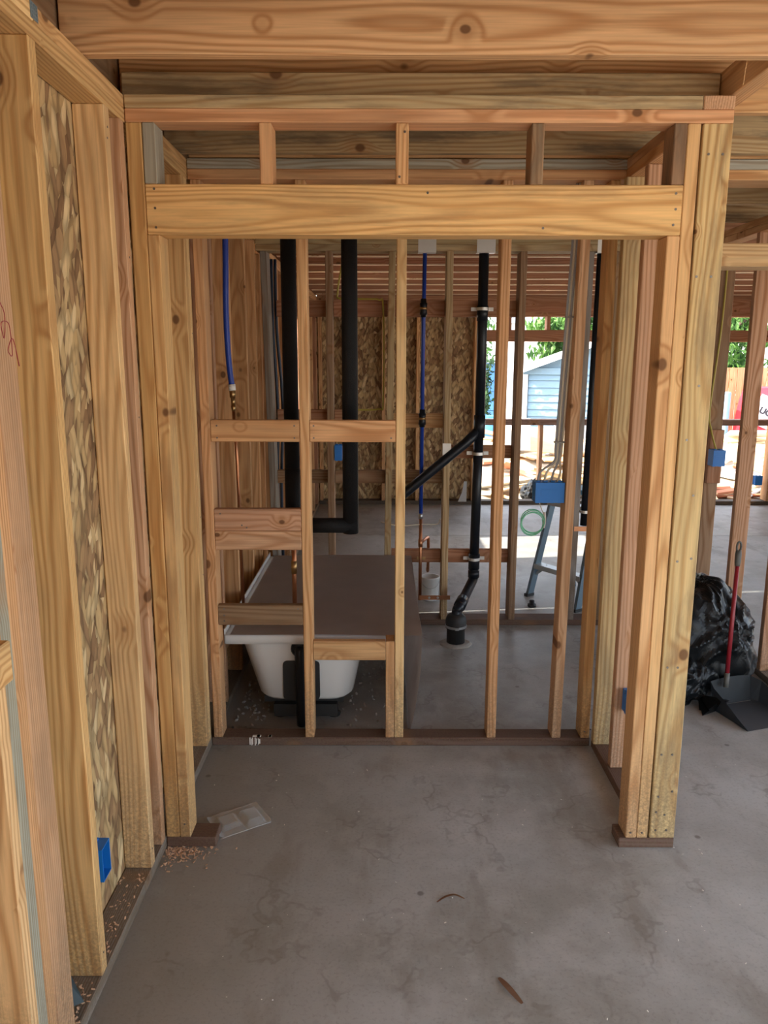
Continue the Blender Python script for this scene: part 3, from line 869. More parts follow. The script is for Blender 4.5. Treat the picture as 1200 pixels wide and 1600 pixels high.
bx(bm, -0.01, 0.012, -0.074, -0.064, 0.108, 0.123)
mk('hose_clamp', bm, 'steel', p)
bm = bmesh.new()
pr = []
for r, z in ((0.055, 0.012), (0.078, 0.012), (0.094, 0.006), (0.098, 0.0005)):
    pr.append([((r + 0.012 * noise.noise((k * 0.7, r * 20, 0))) * math.cos(2 * math.pi * k / 24), (r + 0.012 * noise.noise((k * 0.7, r * 20, 5))) * math.sin(2 * math.pi * k / 24), z) for k in range(24)])
rings_mesh(bm, pr, False, False)
mk('mortar_ring', bm, 'mortar', p)
def strap(par, x, z, y=yv, r=0.0302):
    bm = bmesh.new()
    y -= par.location.y
    x -= par.location.x
    for s in (-1, 1):
        x0, x1 = sorted((x + s * (r + 0.001), x + s * (r + 0.038)))
        bx(bm, x0, x1, y + r - 0.012, y + r - 0.009, z - 0.011, z + 0.011)
    k0 = None
    for k in range(13):
        a = math.pi + math.pi * k / 12
        q = [bm.verts.new((x + rr * math.cos(a), y + rr * math.sin(a), zz)) for rr in (r + 0.0065, r + 0.003) for zz in (z - 0.009, z + 0.009)]
        if k0:
            for i, j in ((0, 1), (1, 3), (3, 2), (2, 0)):
                bm.faces.new((k0[i], k0[j], q[j], q[i]))
        k0 = q
    mk('pipe_strap', bm, 'bright', par)
for x, z in ((0.598, 2.0), (0.592, 1.12), (0.585, 0.437)):
    strap(p, x, z)

p = empty('vent_stack', (1.29, 4.83, 0.66), label='second dark vent pipe in the bath rear wall, half hidden by right-hand studs', cat='drain pipe')
tube('pipe', [(1.302, 4.83, 2.33), (1.284, 4.83, 0.66)], 0.026, 'abs', p, 18, False)
bm = bmesh.new()
bx(bm, -0.08, 0.055, -0.045, -0.035, -0.03, 0.0)
mk('bracket', bm, 'copper', p)
strap(p, 1.285, 0.75 - 0.66, r=0.026)

# paired dark supply lines in the rear left wall
for i, (dx, dy) in enumerate(((0, 0), (0.022, 0.01))):
    tube('supply_line', [(-0.715 + dx, 5.10 + dy, 2.32), (-0.715 + dx, 5.10 + dy, 1.9), (-0.70 + dx * 1.5, 5.12 + dy, 1.4), (-0.71 + dx, 5.12 + dy, 0.85), (-0.71 + dx, 5.12 + dy, 0.02)], 0.010, 'navy', None, 10,
         label='dark supply line by the left wall beyond the bath, ' + ('nearer the wall' if i == 0 else 'farther from the wall'), cat='pipe', group='dark supply lines')

# small metal protection plates
def plate(x, y, z, wd, ht, label, wrap=0.03):
    bm = bmesh.new()
    bx(bm, -wd / 2, wd / 2, -0.0016, 0, -ht / 2, ht / 2)
    if wrap: bx(bm, -wd / 2, wd / 2, -0.0016, wrap, -ht / 2 - 0.0016, -ht / 2)
    for s in (-1, 1):
        for t in (-1, 0, 1):
            bx(bm, t * wd * 0.3 - 0.004, t * wd * 0.3 + 0.004, -0.003, -0.0016, s * ht * 0.42 - 0.003, s * ht * 0.42 + 0.003)
    return mk('nail_plate', bm, 'bright', loc=(x, y, z), label=label, cat='metal plate', group='steel nail plates in the bath rear wall')
plate(0.255, 4.789, 2.366, 0.107, 0.085, 'bright steel plate on the top plate above the blue water line', 0.06)
plate(0.605, 4.789, 2.366, 0.11, 0.085, 'bright steel plate on the top plate above the black vent stack', 0.06)
plate(1.315, 4.789, 2.366, 0.10, 0.085, 'bright steel plate on the top plate above the second vent pipe', 0.06)
plate(0.393, 4.789, 1.13, 0.052, 0.115, 'white steel nail plate on the stud crossed by the diagonal drain', 0)

# ------------------------------------------------------------------ electrical
def elec_box(name, label, loc, size, rz=0, cat='electrical box', tilt=0, group='blue electrical boxes'):
    """open box; local: opening faces +y, width x, depth y, height z"""
    w_, d_, h_ = size
    e = empty(name, loc, rz, label, cat, group)
    t = 0.003
    bm = bmesh.new()
    bx(bm, -w_ / 2, w_ / 2, 0, t, -h_ / 2, h_ / 2)
    bx(bm, -w_ / 2, -w_ / 2 + t, t, d_, -h_ / 2, h_ / 2)
    bx(bm, w_ / 2 - t, w_ / 2, t, d_, -h_ / 2, h_ / 2)
    bx(bm, -w_ / 2 + t, w_ / 2 - t, t, d_, -h_ / 2, -h_ / 2 + t)
    bx(bm, -w_ / 2 + t, w_ / 2 - t, t, d_, h_ / 2 - t, h_ / 2)
    mk('body', bm, 'boxblue', e)
    bm = bmesh.new()
    n = max(2, int(w_ / 0.03))
    for k in range(n):
        x = -w_ / 2 + w_ * (k + 0.5) / n
        for s in (-1, 1):
            bx(bm, x - 0.008, x + 0.008, d_ * 0.3, d_ * 0.6, s * h_ / 2 - 0.005, s * h_ / 2 + 0.005)
    bx(bm, -w_ * 0.3, w_ * 0.3, -0.0015, 0.001, -0.012, 0.014)
    mk('clamp_tabs', bm, 'boxblue', e, kind='stuff')
    for s in (-1, 1):
        bm = bmesh.new()
        sweep(bm, [(-w_ / 2 - 0.002, d_ * 0.5, s * h_ * 0.40), (w_ / 2 + 0.012, d_ * 0.5, s * h_ * 0.44)], 0.0018, 6, False)
        mk('nail', bm, 'nail', e)
    return e

elec_box('outlet_box', 'bright blue open outlet box low on the near left wall stud', (-0.835, 1.913, 0.335), (0.058, 0.068, 0.098), R(-90))
sw = elec_box('switch_box', 'large blue three-gang switch box with cables entering its top, beside the leaning stud', (0.700, 3.20, 1.150), (0.122, 0.075, 0.086))
elec_box('switch_box', 'small blue box with pale wires on the bath rear wall, beside the thick lagged pipe', (-0.283, 4.785, 1.127), (0.048, 0.07, 0.095))
elec_box('outlet_box', 'blue box low on the far strand-board wall, below the diagonal drain', (0.655, 8.985, 0.325), (0.09, 0.07, 0.10))
elec_box('outlet_box', 'blue box on the dark stud at the right, fed by a yellow cable', (2.085, 4.7655, 1.10), (0.075, 0.08, 0.10))
elec_box('outlet_box', 'blue box only a sliver of which shows behind the closet right jamb', (0.992, 2.864, 0.35), (0.04, 0.066, 0.09))
elec_box('outlet_box', 'tiny blue box on the far window wall, seen right of the right-hand stud', (4.42, 8.985, 0.305), (0.085, 0.07, 0.11))

cb = empty('cable_bundle', (0.76, 3.24, 1.19), label='bundle of grey cables hanging beside the leaning stud into the blue switch box', cat='cable')
for k in range(4):
    dx = k * 0.009
    x2 = 0.652 + k * 0.028
    tube('cable', [(0.758 + dx + 0.006, 3.245 - 0.006 * (k % 2), 2.385), (0.753 + dx, 3.243, 2.1), (0.733 + dx, 3.24, 1.6), (0.724 + dx, 3.24, 1.35), (0.72 + dx * 0.9, 3.238, 1.28), (x2 + 0.012, 3.236, 1.235), (x2, 3.235, 1.19)],
         0.0048, 'grey' if k % 2 == 0 else 'cream', cb, 8)
for z, x in ((1.87, 0.756), (1.36, 0.735)):
    bm = bmesh.new()
    bx(bm, x - 0.018 - 0.76, x + 0.024 - 0.76, -0.015, 0.012, z - 1.19 - 0.003, z - 1.19 + 0.003)
    mk('staple', bm, 'nail', cb)

cc = empty('wire_coil', (0.643, 3.262, 1.018), label='coil of pale green wire hanging under the blue switch box', cat='cable')
pts = []
for k in range(0, 24 * 4 + 1):
    a = 2 * math.pi * k / 24 + 0.4
    r = 0.051 + 0.004 * math.sin(k * 0.31)
    pts.append((0.643 + r * math.cos(a) * 0.97, 3.262 + 0.006 * math.sin(k * 0.21), 1.012 + r * math.sin(a) - 0.002 * (k // 24)))
tube('loops', pts, 0.0024, 'green', cc, 6, False)
tube('tail', [(0.694, 3.262, 1.02), (0.688, 3.262, 1.05), (0.672, 3.25, 1.085), (0.664, 3.245, 1.112)], 0.002, 'cream', cc, 6)
tube('tie', [(0.693, 3.262, 1.055), (0.697, 3.262, 1.02), (0.693, 3.262, 0.985)], 0.005, 'white', cc, 8)

tube('yellow_cable', [(-0.245, 4.90, 2.33), (-0.27, 4.90, 2.2), (-0.285, 4.90, 2.10), (-0.27, 4.90, 2.065), (-0.1, 4.862, 2.06), (-0.03, 4.862, 2.055), (-0.005, 4.862, 2.0), (-0.005, 4.862, 1.45), (-0.03, 4.862, 1.395), (-0.19, 4.862, 1.39)],
     0.006, 'yellow', None, 8, label='yellow cable looping over the blocking in the bath rear wall, left half', cat='cable')
tube('yellow_cable', [(2.08, 4.872, 2.38), (2.075, 4.872, 1.9), (2.045, 4.872, 1.4), (2.05, 4.838, 1.27), (2.075, 4.80, 1.15)],
     0.006, 'yellow', None, 8, label='yellow cable running down the dark stud at the right into a blue box', cat='cable')
tube('wall_wire', [(-0.02, 4.83, 0.68), (0.1, 4.83, 0.655), (0.25, 4.825, 0.665), (0.34, 4.83, 0.665), (0.362, 4.83, 0.70)], 0.004, 'cream', None, 8, label='thin tan wire sagging across the bath rear wall behind the copper riser', cat='cable')

# ------------------------------------------------------------------ stepladder
ld = empty('stepladder', (1.20, 5.255, 0), math.atan2(-0.367, 0.262), 'small blue-grey stepladder standing beyond the bath rear wall', 'stepladder')
W2, H2, LX = 0.225, 0.80, 0.20
for s in (-1, 1):
    bm = bmesh.new()
    m = Matrix(((1, 0, -s * 0.035 / H2, 0), (0, 1, LX / H2, 0), (0, 0, 1, 0), (0, 0, 0, 1)))
    bx(bm, s * W2 - 0.012, s * W2 + 0.012, -0.028, 0.028, 0.012, H2, m)
    mk('rail', bm, 'alu', ld)
    bm = bmesh.new()
    bx(bm, s * W2 - 0.017, s * W2 + 0.017, -0.035, 0.035, 0, 0.02)
    mk('rubber_foot', bm, 'rubber', ld)
    bm = bmesh.new()
    m = Matrix(((1, 0, -s * 0.035 / H2, 0), (0, 1, -0.18 / H2, 0.45), (0, 0, 1, 0), (0, 0, 0, 1)))
    bx(bm, s * (W2 - 0.03) - 0.01, s * (W2 - 0.03) + 0.01, -0.018, 0.018, 0, H2 - 0.02, m)
    mk('rear_leg', bm, 'alu', ld)
    bm = bmesh.new()
    sweep(bm, [(s * (W2 - 0.01), 0.05, 0.16), (s * (W2 - 0.10), 0.07, 0.235)], 0.011, 8, False)
    mk('brace', bm, 'alubr', ld)
for z in (0.24, 0.70):
    bm = bmesh.new()
    y = LX * z / H2
    bx(bm, -W2 + 0.012, W2 - 0.012, y - 0.035, y + 0.04, z - 0.004, z)
    bx(bm, -W2 + 0.012, W2 - 0.012, y - 0.037, y - 0.033, z - 0.035, z)
    mk('step', bm, 'alubr', ld)
bm = bmesh.new()
bx(bm, -W2 + 0.02, W2 - 0.02, LX - 0.06, LX + 0.11, H2 - 0.02, H2 + 0.015)
bevel(bm, 0.006)
mk('top_cap', bm, 'blueplastic', ld)

bk = empty('bucket', (0.335, 5.35, 0), label='small white bucket on the slab under the copper branch pipe', cat='bucket')
bm = bmesh.new()
lathe(bm, [(0.058, 0.0), (0.062, 0.004), (0.066, 0.16), (0.069, 0.162), (0.069, 0.172), (0.063, 0.172), (0.058, 0.012), (0.01, 0.01)], 28)
mk('pail', bm, 'white', bk, smooth=True)
tube('wire_handle', [(0.268, 5.35, 0.155), (0.285, 5.29, 0.12), (0.335, 5.27, 0.10), (0.385, 5.29, 0.12), (0.402, 5.35, 0.155)], 0.002, 'steel', bk, 6)
bm = bmesh.new()
lathe(bm, [(0.026, 0), (0.03, 0.004), (0.03, 0.02), (0.018, 0.026), (0.018, 0.045), (0.012, 0.05)], 16)
mk('pipe_cap', bm, 'abs', loc=(1.04, 5.18, 0), smooth=True, label='small black plastic cap lying on the slab near the stepladder', cat='cap')
bm = bmesh.new()
v = [bm.verts.new(q) for q in ((-0.07, 0, 0), (0.03, 0, 0), (0.035, 0.02, 0.24), (0.0, 0.02, 0.24), (-0.02, 0.01, 0.12))]
bm.faces.new(v)
bmesh.ops.solidify(bm, geom=list(bm.faces), thickness=0.012)
mk('bracket', bm, 'white', loc=(0.95, 9.0, 0.045), label='pale perforated bracket leaning on the bottom plate of the far wall', cat='bracket')

# ------------------------------------------------------------------ rubbish bags, dustpan
def binbag(label, loc, sx, sy, sz, seed, neck):
    e = empty('bin_bag', loc, 0, label, 'bag', 'black rubbish bags by the right stud wall')
    bm = bmesh.new()
    bmesh.ops.create_icosphere(bm, subdivisions=6, radius=1)
    for q in bm.verts:
        n_ = q.co.normalized()
        wv = noise.noise_vector(n_ * 1.3 + Vector((seed, 5, 1))) * 0.35
        a = noise.noise(n_ * 1.4 + Vector((seed, 0, 0)))
        b = abs(noise.noise((n_ + wv) * 1.9 + Vector((0, seed, 2))))
        c = abs(noise.noise((n_ + wv) * 4.2 + Vector((seed, 3, 0))))
        d = abs(noise.noise(Vector((math.atan2(n_.y, n_.x) * 3.2, n_.z * 0.9, seed)) + wv * 2))
        k = 1 + 0.20 * a - 0.15 * b - 0.055 * c + 0.07 * d
        co = n_ * k
        z = co.z * sz * 0.62 + sz * 0.5
        f = 1.0 if z > 0.03 else 1.08
        q.co = (co.x * sx * f, co.y * sy * f, max(z, 0.002 + 0.004 * abs(a)))
    mk('liner', bm, 'bag', e)
    bm = bmesh.new()
    rg = []
    nv = Vector(neck)
    q = nv.to_track_quat('Z', 'Y').to_matrix()
    base = Vector((neck[0] * sx * 0.82, neck[1] * sy * 0.82, sz * 0.5 + neck[2] * sz * 0.5))
    for r, h in ((0.07, -0.03), (0.022, 0.03), (0.02, 0.045), (0.05, 0.09), (0.075, 0.13)):
        rg.append([base + q @ Vector((r * (1 + 0.3 * math.sin(k * 2.4)) * math.cos(k * math.pi / 14), r * (1 + 0.3 * math.cos(k * 1.9)) * math.sin(k * math.pi / 14), h)) for k in range(28)])
    rings_mesh(bm, rg)
    mk('tied_neck', bm, 'bag', e)
    return e
binbag('big full black rubbish bag slumped against the right stud wall', (1.69, 3.97, 0), 0.30, 0.33, 0.50, 3.1, (-0.2, 0.4, 0.9))
binbag('smaller black rubbish bag lying in front of the big one, behind the closet end post', (1.50, 3.76, 0), 0.20, 0.20, 0.22, 8.6, (0.45, -0.75, -0.45))

dp = empty('dustpan', (1.76, 3.62, 0), R(18), 'charcoal lobby dustpan with upright red handle, in front of the black bags', 'dustpan')
# local: opening towards -y, width x
bm = bmesh.new()
t = 0.003
out = [(-0.15, -0.26, 0.002), (0.15, -0.26, 0.002), (0.14, 0.0, 0.006), (-0.14, 0.0, 0.006)]
f = bm.faces.new([bm.verts.new(q) for q in out])
mk('tray', bm, 'pan', dp)
dpm = dp.children[0]
bm = bmesh.new()
prof = []
for k in range(13):
    u = -1 + 2 * k / 12
    prof.append((u, 0.13 * (1 - 0.25 * abs(u) ** 3)))
lo, hi = [], []
path = [(-0.152, -0.26, 0.012), (-0.149, -0.20, 0.035), (-0.147, -0.10, 0.085), (-0.143, -0.02, 0.115)]
path += [(x, 0.012, 0.125 + 0.012 * (1 - (x / 0.13) ** 2)) for x in (-0.12, -0.08, -0.04, 0, 0.04, 0.08, 0.12)]
path += [(0.143, -0.02, 0.115), (0.147, -0.10, 0.085), (0.149, -0.20, 0.035), (0.152, -0.26, 0.012)]
for x, y, h in path:
    lo.append(bm.verts.new((x * 0.97, y, 0.002)))
    hi.append(bm.verts.new((x * 1.02, y + (0.02 if y > 0 else 0), h)))
for k in range(len(path) - 1):
    bm.faces.new((lo[k], lo[k + 1], hi[k + 1], hi[k]))
bmesh.ops.solidify(bm, geom=list(bm.faces), thickness=0.004)
mk('side_wall', bm, 'pan', dp)
bm = bmesh.new()
bmesh.ops.create_grid(bm, x_segments=2, y_segments=2, size=0.001)
bmesh.ops.delete(bm, geom=list(bm.verts), context='VERTS')
hb = Vector((-0.055, 0.0, 0.10))
ht = Vector((0.04, 0.10, 0.80))
sweep(bm, [hb + (ht - hb) * q for q in (0.0, 0.10)], 0.013, 10, False)
mk('socket', bm, 'grip', dp, smooth=True)
bm = bmesh.new()
sweep(bm, [hb + (ht - hb) * q for q in (0.09, 0.86)], 0.0105, 12, False)
mk('handle', bm, 'red', dp, smooth=True)
bm = bmesh.new()
sweep(bm, [hb + (ht - hb) * q for q in (0.85, 0.88, 0.93, 0.96)], [0.012, 0.0145, 0.0155, 0.013], 12, False)
c0 = hb + (ht - hb) * 0.985
lp = [(c0.x + 0.013 * math.cos(a), c0.y, c0.z + 0.026 * math.sin(a)) for a in [2 * math.pi * k / 12 for k in range(13)]]
sweep(bm, lp, 0.0052, 8, False)
mk('grip', bm, 'grip', dp, smooth=True)

# ------------------------------------------------------------------ small things on the near floor
pk = empty('plastic_package', (-0.54, 2.61, 0.0), R(33), 'empty clear plastic blister pack lying on the slab by the left jamb', 'packaging')
bm = bmesh.new()
nx, ny = 28, 22
g = []
for i in range(nx + 1):
    row = []
    for j in range(ny + 1):
        u, v_ = i / nx, j / ny
        x, y = (u - 0.5) * 0.20, (v_ - 0.5) * 0.155
        z = 0.004 + 0.006 * abs(noise.noise((x * 14, y * 14, 3))) + 0.012 * max(0, abs(u - 0.5) - 0.42) * 8
        def bump(cx, cy, rx, ry, h):
            m = max(abs(x - cx) / rx, abs(y - cy) / ry)
            return h * max(0, min(1, (1 - m) * 5))
        z += bump(0.045, -0.015, 0.035, 0.05, 0.022) + bump(-0.04, 0.01, 0.04, 0.045, 0.012)
        row.append(bm.verts.new((x, y, z)))
    g.append(row)
for i in range(nx):
    for j in range(ny):
        if (i in (0, nx - 1)) and (j in (0, ny - 1)): continue
        bm.faces.new((g[i][j], g[i + 1][j], g[i + 1][j + 1], g[i][j + 1]))
bmesh.ops.delete(bm, geom=[q for q in bm.verts if not q.link_faces], context='VERTS')
mk('blister', bm, 'clear', pk, smooth=True)
bm = bmesh.new()
lp = [(p_[0], p_[1], 0.006 + 0.003 * math.sin(i)) for i, p_ in enumerate(rrect(-0.1, 0.1, -0.078, 0.078, 0.018))]
sweep(bm, lp + [lp[0]], 0.0013, 6, False)
mk('rim_seal', bm, 'clear', pk, smooth=True)

def chips(name, mat, pts, smin, smax, label, cat):
    bm = bmesh.new()
    for x, y, z in pts:
        s = rnd.uniform(smin, smax)
        m = Matrix.Translation((x, y, z + s * 0.2)) @ Euler((rnd.uniform(-.5, .5), rnd.uniform(-.5, .5), rnd.random() * 6)).to_matrix().to_4x4()
        bx(bm, -s, s, -s * 0.45, s * 0.45, -s * 0.12, s * 0.12, m)
    return mk(name, bm, mat, label=label, cat=cat, kind='stuff')
pts = []
for i in range(230):
    pts.append((-0.765 + abs(rnd.gauss(0, 0.07)), 2.455 - abs(rnd.gauss(0, 0.05)), 0.001))
    if i % 2 == 0: pts.append((rnd.uniform(-0.90, -0.775), rnd.uniform(1.88, 2.27), 0.038))
    if i % 2 == 0: pts.append((rnd.uniform(-0.88, -0.775), rnd.uniform(1.67, 1.81), 0.038))
    if i % 6 == 0: pts.append((rnd.uniform(-0.9, -0.78), rnd.uniform(2.56, 3.08), 0.038))
chips('sawdust', 'sawdust', pts, 0.002, 0.006, 'reddish sawdust and shavings in the left wall bay and by the left jamb', 'sawdust')
pts = [(rnd.uniform(-0.7, 1.6), rnd.uniform(1.5, 3.1), 0.001) for i in range(120)]
chips('wood_crumbs', 'paper', pts, 0.0012, 0.0035, 'tiny pale wood crumbs strewn over the near slab', 'crumbs')

def shaving(label, pts, w_):
    bm = bmesh.new()
    P_ = smooth_path(pts, 5)
    a0 = None
    for i, q in enumerate(P_):
        t_ = (P_[min(i + 1, len(P_) - 1)] - P_[max(i - 1, 0)]).normalized()
        s_ = t_.cross(Vector((0, 0, 1))).normalized() * w_ * (0.35 + 0.65 * math.sin(math.pi * (i + 0.6) / (len(P_) + 0.2)))
        a = (bm.verts.new(q + s_ - P_[0]), bm.verts.new(q - s_ - P_[0]))
        if a0: bm.faces.new((a0[0], a0[1], a[1], a[0]))
        a0 = a
    bmesh.ops.solidify(bm, geom=list(bm.faces), thickness=0.003)
    mk('bark_shaving', bm, 'chip', loc=P_[0], label=label, cat='wood shaving', group='brown wood slivers on the near slab')
shaving('thin curved brown wood sliver on the middle of the near slab', [(0.172, 2.170, 0.003), (0.20, 2.188, 0.009), (0.232, 2.196, 0.010), (0.262, 2.185, 0.004)], 0.0045)
shaving('broader straight brown wood sliver nearest the camera on the slab', [(0.325, 1.865, 0.003), (0.345, 1.825, 0.008), (0.375, 1.775, 0.004)], 0.009)

bm = bmesh.new()
v = [bm.verts.new(q) for q in ((-0.06, 0, 0.0), (0.05, 0.07, 0.0), (0.03, 0.05, 0.10), (-0.03, 0.02, 0.36), (-0.06, 0.0, 0.30))]
bm.faces.new(v)
bmesh.ops.solidify(bm, geom=list(bm.faces), thickness=0.002)
mk('metal_flashing', bm, 'flashing', loc=(-0.835, 1.67, 0.04), label='pointed offcut of blue-grey sheet metal standing on the left bottom plate behind the near stud', cat='sheet metal')

# ------------------------------------------------------------------ outside
sh = empty('garden_shed', (3.2, 15.0, -0.16), R(-14), 'pale blue shed with lapped siding and white trim, beyond the far window opening', 'shed')
z = 0.1
while z < 1.55:
    bm = bmesh.new()
    v = [bm.verts.new(q) for q in ((-0.42, -0.03, z), (2.2, -0.03, z), (2.2, 0.0, z + 0.135), (-0.42, 0.0, z + 0.135), (-0.42, 0.03, z), (2.2, 0.03, z), (2.2, 0.02, z + 0.135), (-0.42, 0.02, z + 0.135))]
    for f in ((0, 1, 2, 3), (4, 7, 6, 5), (0, 4, 5, 1), (3, 2, 6, 7), (0, 3, 7, 4), (1, 5, 6, 2)):
        bm.faces.new([v[i] for i in f])
    mk('siding_board', bm, 'siding', sh)
    z += 0.137
bm = bmesh.new(); bx(bm, -0.44, 2.2, 0.03, 2.4, 0, 1.58); mk('body', bm, 'siding', sh)
for x in (-0.52, 0.28, 2.2):
    bm = bmesh.new(); bx(bm, x, x + 0.09, -0.06, 0.05, 0, 1.58); mk('trim_board', bm, 'trimw', sh)
bm = bmesh.new(); bx(bm, -0.52, 2.29, -0.055, 0.05, 1.58, 1.70); mk('frieze_board', bm, 'siding', sh)
bm = bmesh.new()
v = [bm.verts.new(q) for q in ((-0.45, 0, 1.70), (2.25, 0, 1.70), (0.9, 0, 2.2), (-0.45, 2.4, 1.70), (2.25, 2.4, 1.70), (0.9, 2.4, 2.2))]
for f in ((0, 1, 2), (3, 5, 4), (0, 2, 5, 3), (1, 4, 5, 2), (0, 3, 4, 1)): bm.faces.new([v[i] for i in f])
mk('gable', bm, 'siding', sh)
for s in (-1, 1):
    bm = bmesh.new()
    m = Matrix.Translation((0.9, 0, 2.24)) @ Matrix.Rotation(s * math.atan2(0.5, 1.35), 4, 'Y')
    x0, x1 = (0, 1.65) if s > 0 else (-1.65, 0)
    bx(bm, x0, x1, -0.2, 2.6, -0.03, 0.03, m)
    mk('roof_slope', bm, 'roof', sh)
    bm = bmesh.new(); bx(bm, x0, x1, -0.24, -0.2, -0.09, 0.04, m); mk('fascia', bm, 'trimw', sh)

hs = empty('house', (5.0, 30.0, -0.16), 0, 'white house with dark roof far beyond the shed', 'house')
bm = bmesh.new(); bx(bm, -4, 6, 0, 6, 0, 3.2); mk('wall', bm, 'trimw', hs)
bm = bmesh.new()
v = [bm.verts.new(q) for q in ((-0.5, -0.5, 3.2), (6.5, -0.5, 3.2), (6.5, 3, 5.2), (1.5, 3, 5.2), (-0.5, 6, 3.2), (6.5, 6, 3.2))]
for f in ((0, 1, 2, 3), (3, 2, 5, 4), (0, 3, 4), (1, 5, 2), (0, 4, 5, 1)): bm.faces.new([v[i] for i in f])
mk('roof', bm, 'roof', hs)

bs = empty('blue_outbuilding', (2.0, 16.5, -0.16), 0, 'blue clad outbuilding left of the pale shed', 'shed')
for k in range(9):
    bm = bmesh.new(); bx(bm, -0.9, 0.55, -0.02 - 0.005 * (k % 2), 0.05, k * 0.2, k * 0.2 + 0.19); mk('cladding_board', bm, 'blueclad', bs)
bm = bmesh.new(); bx(bm, -0.9, 0.55, 0.05, 1.5, 0, 1.78); mk('body', bm, 'blueclad', bs)
bm = bmesh.new(); bx(bm, -1.0, 0.62, -0.15, 1.6, 1.8, 1.86); mk('roof', bm, 'roof', bs)
bm = bmesh.new()
bx(bm, -0.05, 0.05, -0.02, 0.02, 0, 1.7, Matrix.Translation((2.1, 15.6, -0.16)) @ Matrix.Rotation(R(13), 4, 'Y'))
mk('leaning_board', bm, 'trimw', label='white board leaning in front of the blue outbuilding', cat='board')

fc = empty('picket_fence', (3.0, 13.6, -0.16), R(8), 'low white picket fence in front of the pale shed', 'fence')
for k in range(16):
    bm = bmesh.new(); bx(bm, k * 0.11, k * 0.11 + 0.07, -0.012, 0.012, 0, 0.80); mk('picket', bm, 'trimw', fc)
for z in (0.2, 0.6):
    bm = bmesh.new(); bx(bm, 0, 1.8, 0.012, 0.04, z, z + 0.06); mk('rail', bm, 'trimw', fc)

fr = empty('board_fence', (5.2, 15.5, -0.16), 0, 'orange-brown board fence at the right, behind the red bag', 'fence')
for k in range(24):
    B(fr, 'fence_board', (5.2 + k * 0.15, 5.2 + k * 0.15 + 0.14), (15.5, 15.52), (-0.16, 1.55), 'z', (0.55, 0.28, 0.15), 0.05)
    fr.children[-1].location.z += 0
bm = bmesh.new(); lathe(bm, [(0.06, 0), (0.06, 1.3), (0.05, 1.32)], 14)
mk('fence_post', bm, 'siding', loc=(5.95, 13.5, -0.16), label='pale blue post in front of the orange board fence', cat='post')

rb = empty('rubble_bag', (7.25, 14.1, -0.16), R(-10), 'big red woven rubble bag with a lettered white band, at the right edge', 'bag')
bm = bmesh.new()
rg = []
for zz, gx in ((0, 0.62), (0.3, 0.70), (0.7, 0.70), (1.1, 0.66), (1.38, 0.60)):
    rg.append([(x_ * (1 + 0.05 * noise.noise((x_ * 3, zz * 3, 1))), y_, zz + (0.10 * noise.noise((x_ * 2, y_ * 2, 4)) if zz > 1.2 else 0)) for x_, y_ in rrect(-gx, gx, -gx * 0.8, gx * 0.8, 0.07)])
rings_mesh(bm, rg)
mk('sack', bm, 'redbag', rb, smooth=True)
bm = bmesh.new()
bx(bm, -0.70, 0.60, -0.585, -0.575, -0.28, 0.24, Matrix.Translation((0, 0, 0.78)) @ Matrix.Rotation(R(24), 4, 'Y'))
bd = mk('band', bm, 'bagwhite', rb)
tcu = bpy.data.curves.new('lettering', 'FONT')
tcu.body = 'BEDU'
tcu.size = 0.15
tcu.extrude = 0.002
tcu.offset = 0.007
tcu.align_x = 'CENTER'
tcu.align_y = 'CENTER'
tcu.materials.append(M['ink'])
tmp = bpy.data.objects.new('lettering_curve', tcu)
C.objects.link(tmp)
bpy.context.view_layer.update()
tme = bpy.data.meshes.new_from_object(tmp.evaluated_get(bpy.context.evaluated_depsgraph_get()))
bpy.data.objects.remove(tmp)
to = bpy.data.objects.new('lettering', tme)
C.objects.link(to)
to.parent = rb
to.scale = (-1, 1, 1)
to.location = (-0.39, -0.59, 0.93)
to.rotation_euler = (R(90), R(24), 0)
to['kind'] = 'stuff'

bb = empty('barrel', (1.80, 13.5, -0.16), 0, 'blue plastic barrel outside, left of the timber heap', 'barrel')
bm = bmesh.new(); lathe(bm, [(0.22, 0), (0.26, 0.03), (0.26, 0.3), (0.275, 0.32), (0.26, 0.34), (0.26, 0.6), (0.275, 0.62), (0.26, 0.64), (0.26, 0.85), (0.22, 0.88)], 24)
mk('drum', bm, 'blueplastic', bb, smooth=True)
bm = bmesh.new(); lathe(bm, [(0.20, 0.88), (0.20, 0.90), (0.05, 0.90)], 24)
mk('lid', bm, 'blueplastic', bb)

